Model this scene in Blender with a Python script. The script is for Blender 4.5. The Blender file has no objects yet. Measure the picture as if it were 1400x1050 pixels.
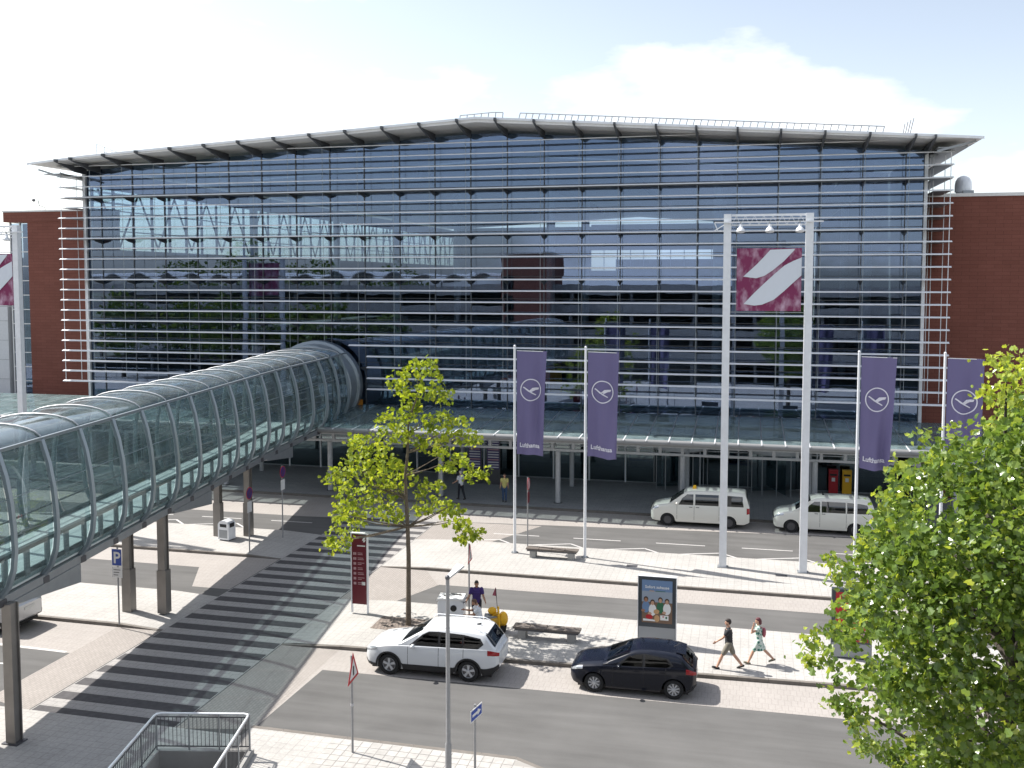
import bpy, math, random
from mathutils import Vector, Matrix, Quaternion
R = math.radians
scene = bpy.context.scene
col = scene.collection

# ------------------------------------------------------------------ camera
CAM_H = 13.4; FPX = 1320.0; YAW = R(13.6); PITCH = math.atan(4.95e-5 * FPX)
cd = bpy.data.cameras.new('camera'); cam = bpy.data.objects.new('camera', cd); col.objects.link(cam)
cam.location = (0, 0, CAM_H); cam.rotation_euler = (math.pi / 2 - PITCH, 0, YAW)
cd.sensor_width = 36.0; cd.lens = 36.0 * FPX / 1400.0; cd.clip_start = 0.1; cd.clip_end = 3000
CY = 382 + math.tan(PITCH) * FPX
cd.shift_y = -(525 - CY) / 1400.0
scene.camera = cam
# pixel -> world helpers (photograph pixels, 1400x1050): a pixel is only a direction, distance comes from a known plane
_fw = Vector((-math.sin(YAW) * math.cos(PITCH), math.cos(YAW) * math.cos(PITCH), -math.sin(PITCH)))
_rt = Vector((math.cos(YAW), math.sin(YAW), 0)); _up = _rt.cross(_fw)
def ray(x, y): return _fw * FPX + _rt * (x - 700) - _up * (y - CY)
def atz(x, y, z=0.0):
    d = ray(x, y); t = (z - CAM_H) / d.z; return Vector((0, 0, CAM_H)) + d * t
def atY(x, y, Y):
    d = ray(x, y); return Vector((0, 0, CAM_H)) + d * (Y / d.y)

# ------------------------------------------------------------------ sky and sun
SUN_AZ = R(167); SUN_EL = R(50)            # direction towards the sun, azimuth counted from +X
sun_dir = Vector((math.cos(SUN_AZ) * math.cos(SUN_EL), math.sin(SUN_AZ) * math.cos(SUN_EL), math.sin(SUN_EL)))
world = bpy.data.worlds.new('World'); scene.world = world; world.use_nodes = True
nt = world.node_tree; N = nt.nodes; N.clear()
wo = N.new('ShaderNodeOutputWorld'); bg = N.new('ShaderNodeBackground')
sky = N.new('ShaderNodeTexSky'); sky.sky_type = 'NISHITA'; sky.sun_disc = False
sky.sun_elevation = SUN_EL; sky.sun_rotation = math.pi / 2 - SUN_AZ
sky.altitude = 200; sky.air_density = 1.0; sky.dust_density = 1.6; sky.ozone_density = 1.0
tc = N.new('ShaderNodeTexCoord'); mp = N.new('ShaderNodeMapping'); mp.inputs['Scale'].default_value = (1.0, 1.0, 2.6)
mp.inputs['Location'].default_value = (0.31, 0.0, 0.12); mp.inputs['Rotation'].default_value = (0, 0, R(-9))
nz = N.new('ShaderNodeTexNoise'); nz.inputs['Scale'].default_value = 3.4; nz.inputs['Detail'].default_value = 9; nz.inputs['Roughness'].default_value = 0.55
rp = N.new('ShaderNodeValToRGB'); rp.color_ramp.elements[0].position = 0.50; rp.color_ramp.elements[1].position = 0.66
mx = N.new('ShaderNodeMix'); mx.data_type = 'RGBA'
mx.inputs['B'].default_value = (5.6, 5.7, 5.9, 1)
L = nt.links.new
L(tc.outputs['Generated'], mp.inputs['Vector']); L(mp.outputs['Vector'], nz.inputs['Vector']); L(nz.outputs['Fac'], rp.inputs['Fac'])
bw = N.new('ShaderNodeRGBToBW'); hs = N.new('ShaderNodeMix'); hs.data_type = 'RGBA'; hs.inputs['Factor'].default_value = .50     # hazy, whitish summer sky
L(sky.outputs['Color'], bw.inputs['Color']); L(sky.outputs['Color'], hs.inputs['A']); L(bw.outputs['Val'], hs.inputs['B'])
L(rp.outputs['Color'], mx.inputs['Factor']); L(hs.outputs['Result'], mx.inputs['A']); L(mx.outputs['Result'], bg.inputs['Color'])
bg.inputs['Strength'].default_value = 0.132
L(bg.outputs['Background'], wo.inputs['Surface'])
sl = bpy.data.lights.new('sun', 'SUN'); sl.energy = 4.4; sl.angle = R(0.53); sl.color = (1.0, 0.955, 0.89)
so = bpy.data.objects.new('sun', sl); col.objects.link(so); so.location = sun_dir * 120
so.rotation_euler = (-sun_dir).to_track_quat('-Z', 'Y').to_euler()
vs = scene.view_settings; vs.view_transform = 'Standard'; vs.look = 'None'; vs.gamma = 1.0; vs.use_curve_mapping = False
vs.exposure = 0.94
cy = scene.cycles; cy.max_bounces = 10; cy.transparent_max_bounces = 24; cy.glossy_bounces = 4; cy.diffuse_bounces = 3
cy.transmission_bounces = 6; cy.caustics_reflective = False; cy.caustics_refractive = False; cy.use_denoising = True
cy.sample_clamp_indirect = 6.0

# ------------------------------------------------------------------ mesh helpers
class MB:
    def __init__(s): s.v = []; s.f = []; s.a = []
    def quad(s, *p):
        n = len(s.v); s.v += [tuple(q) for q in p]; s.f.append(tuple(range(n, n + len(p)))); return s
    def box(s, x0, x1, y0, y1, z0, z1):
        n = len(s.v)
        s.v += [(x0,y0,z0),(x1,y0,z0),(x1,y1,z0),(x0,y1,z0),(x0,y0,z1),(x1,y0,z1),(x1,y1,z1),(x0,y1,z1)]
        s.f += [tuple(n + i for i in q) for q in ((0,3,2,1),(4,5,6,7),(0,1,5,4),(1,2,6,5),(2,3,7,6),(3,0,4,7))]; return s
    def cbox(s, cx, cy_, cz, sx, sy, sz): return s.box(cx-sx/2, cx+sx/2, cy_-sy/2, cy_+sy/2, cz-sz/2, cz+sz/2)
    def prism(s, pts, d):               # polygon extruded along vector d
        n = len(s.v); m = len(pts); d = Vector(d)
        s.v += [tuple(p) for p in pts] + [tuple(Vector(p) + d) for p in pts]
        s.f.append(tuple(range(n + m - 1, n - 1, -1))); s.f.append(tuple(range(n + m, n + 2 * m)))
        for i in range(m): j = (i + 1) % m; s.f.append((n + i, n + j, n + m + j, n + m + i))
        return s
    def sweep(s, path, radii, k=8, ry=None, closed=False, up=None, cap=True):
        path = [Vector(p) for p in path]; m = len(path)
        if not hasattr(radii, '__len__'): radii = [radii] * m
        n0 = len(s.v); u = None
        for i, p in enumerate(path):
            if closed: t = path[(i + 1) % m] - path[i - 1]
            else: t = path[min(i + 1, m - 1)] - path[max(i - 1, 0)]
            t = t.normalized() if t.length > 1e-9 else Vector((0, 0, 1))
            if u is None:
                b = Vector(up) if up else (Vector((0, 0, 1)) if abs(t.z) < .9 else Vector((1, 0, 0)))
                u = (b - t * b.dot(t)).normalized()
            else: u = (u - t * u.dot(t)).normalized()
            w = t.cross(u); r = radii[i]
            for j in range(k):
                a = 2 * math.pi * (j + .5) / k
                s.v.append(tuple(p + u * (math.sin(a) * r) + w * (math.cos(a) * (r if ry is None else ry * r / max(radii)))))
        rng = m if closed else m - 1
        for i in range(rng):
            i2 = (i + 1) % m
            for j in range(k):
                j2 = (j + 1) % k
                s.f.append((n0 + i * k + j, n0 + i * k + j2, n0 + i2 * k + j2, n0 + i2 * k + j))
        if cap and not closed:
            s.f.append(tuple(n0 + j for j in range(k - 1, -1, -1))); s.f.append(tuple(n0 + (m - 1) * k + j for j in range(k)))
        return s
    def bar(s, a, b, w, h, up=(0, 0, 1)):        # rectangular bar a->b, width w across, height h along 'up'
        a = Vector(a); b = Vector(b); t = (b - a).normalized(); u = Vector(up); u = (u - t * u.dot(t)).normalized(); x = t.cross(u)
        n = len(s.v)
        for p in (a, b):
            for sx, sz in ((-1,-1),(1,-1),(1,1),(-1,1)): s.v.append(tuple(p + x * (sx * w / 2) + u * (sz * h / 2)))
        s.f += [tuple(n + i for i in q) for q in ((0,1,2,3),(7,6,5,4),(0,4,5,1),(1,5,6,2),(2,6,7,3),(3,7,4,0))]; return s
    def cyl(s, a, b, r, k=12, r2=None): return s.sweep([a, b], [r, r if r2 is None else r2], k)
    def ball(s, c, rx, ry=None, rz=None, seg=12, rings=8):
        ry = rx if ry is None else ry; rz = rx if rz is None else rz; n = len(s.v); c = Vector(c)
        for i in range(1, rings):
            th = math.pi * i / rings
            for j in range(seg):
                ph = 2 * math.pi * j / seg
                s.v.append((c.x + rx * math.sin(th) * math.cos(ph), c.y + ry * math.sin(th) * math.sin(ph), c.z + rz * math.cos(th)))
        s.v += [(c.x, c.y, c.z + rz), (c.x, c.y, c.z - rz)]; top = len(s.v) - 2
        for i in range(rings - 2):
            for j in range(seg):
                j2 = (j + 1) % seg; s.f.append((n + i*seg + j, n + (i+1)*seg + j, n + (i+1)*seg + j2, n + i*seg + j2))
        for j in range(seg):
            j2 = (j + 1) % seg; s.f.append((top, n + j, n + j2)); s.f.append((top + 1, n + (rings-2)*seg + j2, n + (rings-2)*seg + j))
        return s
    def lathe(s, c, axis, prof, k=24):           # prof: (r, along axis)
        c = Vector(c); ax = Vector(axis).normalized(); b = Vector((0,0,1)) if abs(ax.z) < .9 else Vector((1,0,0))
        u = (b - ax * b.dot(ax)).normalized(); w = ax.cross(u); n = len(s.v); m = len(prof)
        for r, h in prof:
            for j in range(k):
                a = 2 * math.pi * j / k; s.v.append(tuple(c + ax * h + u * (r * math.cos(a)) + w * (r * math.sin(a))))
        for i in range(m - 1):
            for j in range(k):
                j2 = (j + 1) % k; s.f.append((n+i*k+j, n+i*k+j2, n+(i+1)*k+j2, n+(i+1)*k+j))
        s.f.append(tuple(n + j for j in range(k - 1, -1, -1))); s.f.append(tuple(n + (m-1)*k + j for j in range(k)))
        return s
    def grid(s, fn, nu, nv):
        n = len(s.v)
        for i in range(nu + 1):
            for j in range(nv + 1): s.v.append(tuple(fn(i / nu, j / nv)))
        for i in range(nu):
            for j in range(nv):
                a = n + i * (nv + 1) + j; s.f.append((a, a + 1, a + nv + 2, a + nv + 1))
        return s
    def mesh(s, name, m=None, smooth=False, attr=None):
        me = bpy.data.meshes.new(name); me.from_pydata(s.v, [], s.f)
        if m: me.materials.append(MT[m] if isinstance(m, str) else m)
        if smooth:
            me.polygons.foreach_set('use_smooth', [True] * len(me.polygons))
            if smooth != 'all':
                try: me.set_sharp_from_angle(angle=R(smooth if smooth is not True else 40))
                except Exception: pass
        if attr is not None:
            at = me.attributes.new('rnd', 'FLOAT', 'FACE'); at.data.foreach_set('value', attr)
        me.update(); return me
    def build(s, name, m=None, parent=None, smooth=False, attr=None):
        return link(name, s.mesh(name, m, smooth, attr), parent)
def link(name, me, parent=None, loc=None, rz=0):
    o = bpy.data.objects.new(name, me); col.objects.link(o)
    if parent is not None: o.parent = parent
    if loc is not None: o.location = loc
    if rz: o.rotation_euler = (0, 0, rz)
    return o
def tag(o, label=None, cat=None, group=None, kind=None):
    if label: o['label'] = label
    if cat: o['category'] = cat
    if group: o['group'] = group
    if kind: o['kind'] = kind
    return o
def thing(name, label, cat, loc=(0, 0, 0), rz=0, group=None):
    o = bpy.data.objects.new(name, None); col.objects.link(o); o.empty_display_size = .2
    o.location = loc; o.rotation_euler = (0, 0, rz); return tag(o, label, cat, group)
def struct(name, mb, m, smooth=False): return tag(mb.build(name, m, None, smooth), kind='structure')
def copy_tree(o, parent=None):
    c = o.copy(); col.objects.link(c)
    if parent is not None: c.parent = parent
    for ch in list(o.children): copy_tree(ch, c)
    return c
def text_mesh(txt, size, mname, extrude=0.002, align='CENTER', bold=0.0):
    cu = bpy.data.curves.new('lettering', 'FONT'); cu.body = txt; cu.size = size; cu.extrude = extrude; cu.align_x = align; cu.offset = bold
    cu.resolution_u = 3
    ob = bpy.data.objects.new('lettering', cu); col.objects.link(ob)
    dg = bpy.context.evaluated_depsgraph_get(); me = bpy.data.meshes.new_from_object(ob.evaluated_get(dg))
    bpy.data.objects.remove(ob); bpy.data.curves.remove(cu)
    me.materials.clear(); me.materials.append(MT[mname]); return me

# ------------------------------------------------------------------ materials
MT = {}
def mat(name, rgb, rough=.6, metal=0.0, spec=.5, noise=0.0, nscale=8.0, bump=0.0, bscale=60.0, coat=0.0, sheen=0.0):
    m = bpy.data.materials.new(name); m.use_nodes = True; t = m.node_tree; b = t.nodes['Principled BSDF']
    b.inputs['Base Color'].default_value = (*rgb, 1); b.inputs['Roughness'].default_value = rough; b.inputs['Metallic'].default_value = metal
    b.inputs['Specular IOR Level'].default_value = spec
    if coat: b.inputs['Coat Weight'].default_value = coat; b.inputs['Coat Roughness'].default_value = .04
    if noise or bump:
        g = t.nodes.new('ShaderNodeNewGeometry')
    if noise:
        n = t.nodes.new('ShaderNodeTexNoise'); n.inputs['Scale'].default_value = nscale; n.inputs['Detail'].default_value = 6
        r = t.nodes.new('ShaderNodeMapRange'); r.inputs['From Min'].default_value = .3; r.inputs['From Max'].default_value = .7
        r.inputs['To Min'].default_value = 1 - noise; r.inputs['To Max'].default_value = 1 + noise
        h = t.nodes.new('ShaderNodeHueSaturation'); h.inputs['Color'].default_value = (*rgb, 1)
        t.links.new(g.outputs['Position'], n.inputs['Vector']); t.links.new(n.outputs['Fac'], r.inputs['Value'])
        t.links.new(r.outputs['Result'], h.inputs['Value']); t.links.new(h.outputs['Color'], b.inputs['Base Color'])
    if bump:
        n2 = t.nodes.new('ShaderNodeTexNoise'); n2.inputs['Scale'].default_value = bscale; n2.inputs['Detail'].default_value = 3
        bp = t.nodes.new('ShaderNodeBump'); bp.inputs['Strength'].default_value = bump; bp.inputs['Distance'].default_value = .02
        t.links.new(g.outputs['Position'], n2.inputs['Vector']); t.links.new(n2.outputs['Fac'], bp.inputs['Height']); t.links.new(bp.outputs['Normal'], b.inputs['Normal'])
    MT[name] = m; return m
def paving(name, c1, c2, joint, bw, bh, rot=0.0, mortar=.012, mottled=.10, offset=.5, rough=.85):
    m = bpy.data.materials.new(name); m.use_nodes = True; t = m.node_tree; b = t.nodes['Principled BSDF']; nn = t.nodes.new; lk = t.links.new
    b.inputs['Roughness'].default_value = rough; b.inputs['Specular IOR Level'].default_value = .25
    g = nn('ShaderNodeNewGeometry'); mpn = nn('ShaderNodeMapping'); mpn.inputs['Rotation'].default_value = (0, 0, rot)
    br = nn('ShaderNodeTexBrick'); br.offset = offset; br.inputs['Scale'].default_value = 1.0
    br.inputs['Brick Width'].default_value = bw; br.inputs['Row Height'].default_value = bh; br.inputs['Mortar Size'].default_value = mortar
    br.inputs['Mortar Smooth'].default_value = .3; br.inputs['Bias'].default_value = 0.0
    br.inputs['Color1'].default_value = (*c1, 1); br.inputs['Color2'].default_value = (*c2, 1); br.inputs['Mortar'].default_value = (*joint, 1)
    n = nn('ShaderNodeTexNoise'); n.inputs['Scale'].default_value = .55; n.inputs['Detail'].default_value = 9; n.inputs['Roughness'].default_value = .65
    n3 = nn('ShaderNodeTexNoise'); n3.inputs['Scale'].default_value = 14; n3.inputs['Detail'].default_value = 5
    ad = nn('ShaderNodeMath'); ad.operation = 'ADD'
    r = nn('ShaderNodeMapRange'); r.inputs['From Min'].default_value = .7; r.inputs['From Max'].default_value = 1.3; r.inputs['To Min'].default_value = 1 - mottled; r.inputs['To Max'].default_value = 1 + mottled
    h = nn('ShaderNodeHueSaturation')
    lk(g.outputs['Position'], mpn.inputs['Vector']); lk(mpn.outputs['Vector'], br.inputs['Vector']); lk(g.outputs['Position'], n.inputs['Vector']); lk(g.outputs['Position'], n3.inputs['Vector'])
    lk(n.outputs['Fac'], ad.inputs[0]); lk(n3.outputs['Fac'], ad.inputs[1]); lk(ad.outputs[0], r.inputs['Value'])
    lk(br.outputs['Color'], h.inputs['Color']); lk(r.outputs['Result'], h.inputs['Value']); lk(h.outputs['Color'], b.inputs['Base Color'])
    bp = nn('ShaderNodeBump'); bp.inputs['Strength'].default_value = .5; bp.inputs['Distance'].default_value = .006; bp.invert = True
    lk(br.outputs['Fac'], bp.inputs['Height']); lk(bp.outputs['Normal'], b.inputs['Normal'])
    MT[name] = m; return m
def glass(name, tint, refl=.3, gcol=(1, 1, 1), rough=.0, fres=.7, wave=0.0, haze=0.0, hcol=(.4, .46, .46)):
    m = bpy.data.materials.new(name); m.use_nodes = True; t = m.node_tree; t.nodes.clear(); nn = t.nodes.new; lk = t.links.new
    o = nn('ShaderNodeOutputMaterial'); mxs = nn('ShaderNodeMixShader'); tr = nn('ShaderNodeBsdfTransparent'); gl = nn('ShaderNodeBsdfGlossy')
    tr.inputs['Color'].default_value = (*tint, 1); gl.inputs['Color'].default_value = (*gcol, 1); gl.inputs['Roughness'].default_value = rough
    lw = nn('ShaderNodeLayerWeight'); pw = nn('ShaderNodeMath'); pw.operation = 'POWER'; pw.inputs[1].default_value = 5.0
    ma = nn('ShaderNodeMath'); ma.operation = 'MULTIPLY_ADD'; ma.inputs[1].default_value = fres; ma.inputs[2].default_value = refl; ma.use_clamp = True
    lk(lw.outputs['Facing'], pw.inputs[0]); lk(pw.outputs[0], ma.inputs[0]); lk(ma.outputs[0], mxs.inputs['Fac']); lk(tr.outputs[0], mxs.inputs[1]); lk(gl.outputs[0], mxs.inputs[2]); lk(mxs.outputs[0], o.inputs['Surface'])
    if haze:
        df = nn('ShaderNodeBsdfDiffuse'); df.inputs['Color'].default_value = (*hcol, 1); m2 = nn('ShaderNodeMixShader'); gg = nn('ShaderNodeNewGeometry'); nz_ = nn('ShaderNodeTexNoise'); nz_.inputs['Scale'].default_value = 1.3; nz_.inputs['Detail'].default_value = 6
        rr_ = nn('ShaderNodeMapRange'); rr_.inputs['From Min'].default_value = .3; rr_.inputs['From Max'].default_value = .7; rr_.inputs['To Min'].default_value = haze * .5; rr_.inputs['To Max'].default_value = haze * 1.5
        lk(gg.outputs['Position'], nz_.inputs['Vector']); lk(nz_.outputs['Fac'], rr_.inputs['Value']); lk(rr_.outputs['Result'], m2.inputs['Fac']); lk(mxs.outputs[0], m2.inputs[1]); lk(df.outputs[0], m2.inputs[2]); lk(m2.outputs[0], o.inputs['Surface'])
    if wave:
        g = nn('ShaderNodeNewGeometry'); n = nn('ShaderNodeTexNoise'); n.inputs['Scale'].default_value = .7; n.inputs['Detail'].default_value = 1
        bp = nn('ShaderNodeBump'); bp.inputs['Strength'].default_value = wave; bp.inputs['Distance'].default_value = .02
        lk(g.outputs['Position'], n.inputs['Vector']); lk(n.outputs['Fac'], bp.inputs['Height']); lk(bp.outputs['Normal'], gl.inputs['Normal'])
    MT[name] = m; return m
def leafmat(name, ca, cb, cc, trans=.45, rough=.45, spec=.35):
    m = bpy.data.materials.new(name); m.use_nodes = True; t = m.node_tree; t.nodes.clear(); nn = t.nodes.new; lk = t.links.new
    o = nn('ShaderNodeOutputMaterial'); p = nn('ShaderNodeBsdfPrincipled'); tl = nn('ShaderNodeBsdfTranslucent'); mxs = nn('ShaderNodeMixShader')
    at = nn('ShaderNodeAttribute'); at.attribute_name = 'rnd'; cr = nn('ShaderNodeValToRGB')
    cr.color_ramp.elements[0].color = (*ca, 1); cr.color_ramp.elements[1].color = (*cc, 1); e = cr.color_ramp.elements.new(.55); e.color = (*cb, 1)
    p.inputs['Roughness'].default_value = rough; p.inputs['Specular IOR Level'].default_value = spec; mxs.inputs['Fac'].default_value = trans
    lk(at.outputs['Fac'], cr.inputs['Fac']); lk(cr.outputs['Color'], p.inputs['Base Color'])
    h = nn('ShaderNodeHueSaturation'); h.inputs['Value'].default_value = 1.25; h.inputs['Hue'].default_value = .485; h.inputs['Saturation'].default_value = 1.1
    lk(cr.outputs['Color'], h.inputs['Color']); lk(h.outputs['Color'], tl.inputs['Color'])
    lk(p.outputs[0], mxs.inputs[1]); lk(tl.outputs[0], mxs.inputs[2]); lk(mxs.outputs[0], o.inputs['Surface'])
    MT[name] = m; return m

def asphalt(name, rgb):
    m = mat(name, rgb, .92, spec=.2); t = m.node_tree; b = t.nodes['Principled BSDF']; nn = t.nodes.new; lk = t.links.new
    g = nn('ShaderNodeNewGeometry')
    a = nn('ShaderNodeTexNoise'); a.inputs['Scale'].default_value = .35; a.inputs['Detail'].default_value = 8; a.inputs['Roughness'].default_value = .6
    mpn = nn('ShaderNodeMapping'); mpn.inputs['Scale'].default_value = (.25, 2.2, 1)
    c = nn('ShaderNodeTexNoise'); c.inputs['Scale'].default_value = .9; c.inputs['Detail'].default_value = 5
    d = nn('ShaderNodeTexNoise'); d.inputs['Scale'].default_value = 55; d.inputs['Detail'].default_value = 3
    s1 = nn('ShaderNodeMath'); s1.operation = 'ADD'; s2 = nn('ShaderNodeMath'); s2.operation = 'MULTIPLY_ADD'; s2.inputs[1].default_value = .6
    r = nn('ShaderNodeMapRange'); r.inputs['From Min'].default_value = .9; r.inputs['From Max'].default_value = 1.7; r.inputs['To Min'].default_value = .76; r.inputs['To Max'].default_value = 1.22
    h = nn('ShaderNodeHueSaturation'); h.inputs['Color'].default_value = (*rgb, 1)
    lk(g.outputs['Position'], a.inputs['Vector']); lk(g.outputs['Position'], mpn.inputs['Vector']); lk(mpn.outputs['Vector'], c.inputs['Vector']); lk(g.outputs['Position'], d.inputs['Vector'])
    lk(a.outputs['Fac'], s1.inputs[0]); lk(c.outputs['Fac'], s1.inputs[1]); lk(d.outputs['Fac'], s2.inputs[0]); lk(s1.outputs[0], s2.inputs[2])
    lk(s2.outputs[0], r.inputs['Value']); lk(r.outputs['Result'], h.inputs['Value']); lk(h.outputs['Color'], b.inputs['Base Color'])
    bp = nn('ShaderNodeBump'); bp.inputs['Strength'].default_value = .35; bp.inputs['Distance'].default_value = .01
    lk(d.outputs['Fac'], bp.inputs['Height']); lk(bp.outputs['Normal'], b.inputs['Normal'])
asphalt('asphalt', (.118, .116, .114))
paving('slab', (.395, .383, .365), (.378, .366, .349), (.30, .288, .275), .3, .3, 0, .010, .15, offset=0.0)
mat('slab_piece', (.388, .375, .357), .85, spec=.25, noise=.10, nscale=5, bump=.15)
t_ = MT['slab_piece'].node_tree; oi = t_.nodes.new('ShaderNodeObjectInfo'); hv = t_.nodes.new('ShaderNodeHueSaturation'); mr = t_.nodes.new('ShaderNodeMapRange'); mr.inputs['To Min'].default_value = .90; mr.inputs['To Max'].default_value = 1.07
t_.links.new(oi.outputs['Random'], mr.inputs['Value']); t_.links.new(mr.outputs['Result'], hv.inputs['Value']); t_.links.new([n for n in t_.nodes if n.type == 'HUE_SAT' and n != hv][0].outputs['Color'], hv.inputs['Color']); t_.links.new(hv.outputs['Color'], t_.nodes['Principled BSDF'].inputs['Base Color'])
mat('joint_sand', (.30, .288, .272), .95, spec=.1)
paving('slab_dark', (.30, .30, .30), (.275, .275, .28), (.2, .2, .2), .6, .3, 0, .012, .12)
paving('klinker', (.325, .298, .277), (.295, .27, .25), (.22, .202, .188), .21, .105, R(90), .010, .10)
paving('klinker_big', (.338, .314, .295), (.328, .304, .285), (.29, .268, .251), .2, .4, 0, .012, .10)
paving('cobble', (.27, .225, .195), (.22, .185, .16), (.12, .10, .09), .16, .12, R(20), .02, .18)
mat('stripe', (.085, .082, .085), .85, spec=.2, noise=.16, nscale=5)
paving('cross_light', (.345, .332, .32), (.325, .313, .302), (.24, .23, .225), .36, .27, 0, .011, .12)
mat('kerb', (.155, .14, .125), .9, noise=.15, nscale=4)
mat('paint', (.50, .49, .48), .8, noise=.14, nscale=9)
mat('steel_lt', (.76, .78, .81), .42, metal=.15, noise=.05, nscale=3)
mat('steel_white', (.70, .72, .75), .42, metal=.1, noise=.05, nscale=4)
mat('steel_mid', (.30, .32, .34), .4, metal=.5, noise=.06, nscale=3)
mat('steel_rib', (.27, .31, .34), .38, metal=.45)
mat('steel_dk', (.10, .10, .11), .45, metal=.4)
mat('steel_brown', (.22, .205, .19), .38, metal=.35, noise=.1, nscale=2)
mat('bracket_dk', (.095, .10, .11), .5, metal=.3)
mat('roof_sheet', (.68, .67, .66), .5, metal=.15, noise=.05)
mat('louvre_white', (.80, .82, .85), .5)
mat('pole_grey', (.27, .275, .285), .5, metal=.3, noise=.08, nscale=9)
mat('galv', (.45, .46, .48), .5, metal=.25, noise=.08, nscale=9)
glass('glass_facade', (.60, .68, .74), refl=.165, gcol=(.56, .70, 1.0), wave=.09, fres=.6)
glass('glass_clear', (.86, .92, .92), refl=.06)
glass('glass_tube', (.74, .80, .805), refl=.06, gcol=(.9, .97, 1), fres=.5, haze=.07, hcol=(.55, .64, .645))
glass('glass_roof', (.66, .725, .735), refl=.09, gcol=(.9, .95, 1), fres=.6, haze=.10, hcol=(.5, .55, .56))
glass('glass_canopy', (.64, .71, .72), refl=.04, gcol=(.85, .95, 1), fres=.4, haze=.22, hcol=(.33, .42, .43))
glass('glass_dark', (.10, .12, .14), refl=.10)
glass('glass_door', (.50, .58, .60), refl=.20, gcol=(.8, .95, 1))
glass('glass_car', (.10, .115, .125), refl=.10)
paving('brick_red', (.205, .078, .058), (.185, .068, .05), (.125, .047, .037), .9, .22, 0, .012, .12)
MT['brick_red'].node_tree.nodes['Mapping'].inputs['Rotation'].default_value = (R(90), 0, 0)
mat('clad_grey', (.58, .59, .61), .5, noise=.04)
mat('dark_int', (.035, .038, .042), .8)
mat('int_wall', (.15, .155, .16), .8, noise=.1, nscale=.6)
mat('int_floor', (.10, .10, .105), .35)
mat('int_white', (.55, .56, .57), .7)
mat('concrete', (.30, .295, .285), .85, noise=.12, nscale=1.5, bump=.15)
mat('wood', (.135, .115, .10), .75, noise=.25, nscale=14)
mat('black', (.012, .012, .013), .6)
mat('rubber', (.016, .016, .017), .85)
mat('white', (.74, .74, .73), .55)
mat('paper', (.72, .72, .71), .6)
mat('red', (.42, .012, .02), .5)
mat('maroon', (.115, .006, .016), .42)
mat('yellow', (.78, .42, .012), .45)
mat('yellow_dk', (.50, .27, .01), .5)
mat('sign_blue', (.012, .05, .30), .4)
mat('purple_cloth', (.070, .040, .165), .8)
mat('soil', (.085, .06, .045), .95, noise=.35, nscale=12, bump=.6)
mat('bark', (.135, .108, .08), .9, noise=.3, nscale=18, bump=.5, bscale=40)
mat('bark_dk', (.055, .045, .038), .9, noise=.3, nscale=18)
leafmat('leaf_young', (.11, .17, .025), (.28, .36, .045), (.44, .49, .08), trans=.48, rough=.5, spec=.25)
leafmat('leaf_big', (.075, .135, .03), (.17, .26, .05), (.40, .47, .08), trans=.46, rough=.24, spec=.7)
leafmat('leaf_far', (.05, .09, .015), (.09, .14, .025), (.15, .20, .03), trans=.35, rough=.6)
# ------------------------------------------------------------------ the ground
KZ = 0.12
A126 = R(12.6); E1 = Vector((math.cos(A126), math.sin(A126), 0)); E2 = Vector((math.sin(A126), -math.cos(A126), 0))
B0 = Vector((-15.95, 23.25, 0)); WELL_W = 2.8; WELL_L = 7.4
def well(u, v, z): return B0 + E1 * u + E2 * v + Vector((0, 0, z))
def holed(mb, x0, x1, y0, y1, z):
    i = [well(0, WELL_L, z), well(WELL_W, WELL_L, z), well(WELL_W, 0, z), well(0, 0, z)]
    o = [(x0, y0, z), (x1, y0, z), (x1, y1, z), (x0, y1, z)]
    for k in range(4): mb.quad(o[k], o[(k + 1) % 4], i[(k + 1) % 4], i[k])
def sheet(x0, x1, y0, y1, z): return MB().quad((x0, y0, z), (x1, y0, z), (x1, y1, z), (x0, y1, z))
HX0, HX1, HY0, HY1 = -17.2, -11.4, 14.5, 24.6
m = MB()
for a in ((-1500, HX0, -600, 2000), (HX1, 1500, -600, 2000), (HX0, HX1, -600, HY0), (HX0, HX1, HY1, 2000)):
    m.quad((a[0], a[2], -.06), (a[1], a[2], -.06), (a[1], a[3], -.06), (a[0], a[3], -.06))
holed(m, HX0, HX1, HY0, HY1, -.06)
mat('far_ground', (.16, .17, .13), .95, noise=.2, nscale=.05)
struct('ground', m, 'far_ground')
struct('road', sheet(-140, 70, 24.78, 54.5, 0), 'asphalt')
# paved bands flush with the road, 4 mm proud
struct('parking_strip_terminal', MB().quad((-140, 48.6, .004), (-24, 49.7, .004), (-12.7, 50.75, .004), (4, 52.2, .004), (70, 53.4, .004), (70, 54.4, .004), (-140, 54.4, .004)), 'klinker_big')
struct('paved_band_middle', MB().quad((-16.38, 37.0, .0045), (-14.1, 37.0, .0045), (-12.9, 39.75, .0045), (70, 40.3, .0045), (70, 41.7, .0045), (-16.38, 41.7, .0045)), 'klinker_big')
struct('paved_band_middle_left', MB().quad((-140, 39.6, .0045), (-24.6, 39.6, .0045), (-23.35, 37.0, .0045), (-21.55, 37, .0045), (-21.55, 41.7, .0045), (-140, 41.7, .0045)), 'klinker_big')
struct('parking_strip_near', MB().quad((-16.38, 25.4, .004), (-14.1, 25.4, .004), (-13.95, 29.95, .004), (2, 30.24, .004), (70, 31.0, .004), (70, 35.3, .004), (-16.38, 32.3, .004)), 'klinker_big')
struct('parking_strip_near_left', MB().quad((-140, 29.2, .004), (-23.4, 29.2, .004), (-23.4, 25.4, .004), (-21.55, 25.4, .004), (-21.55, 31.9, .004), (-140, 31.9, .004)), 'klinker_big')
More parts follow.
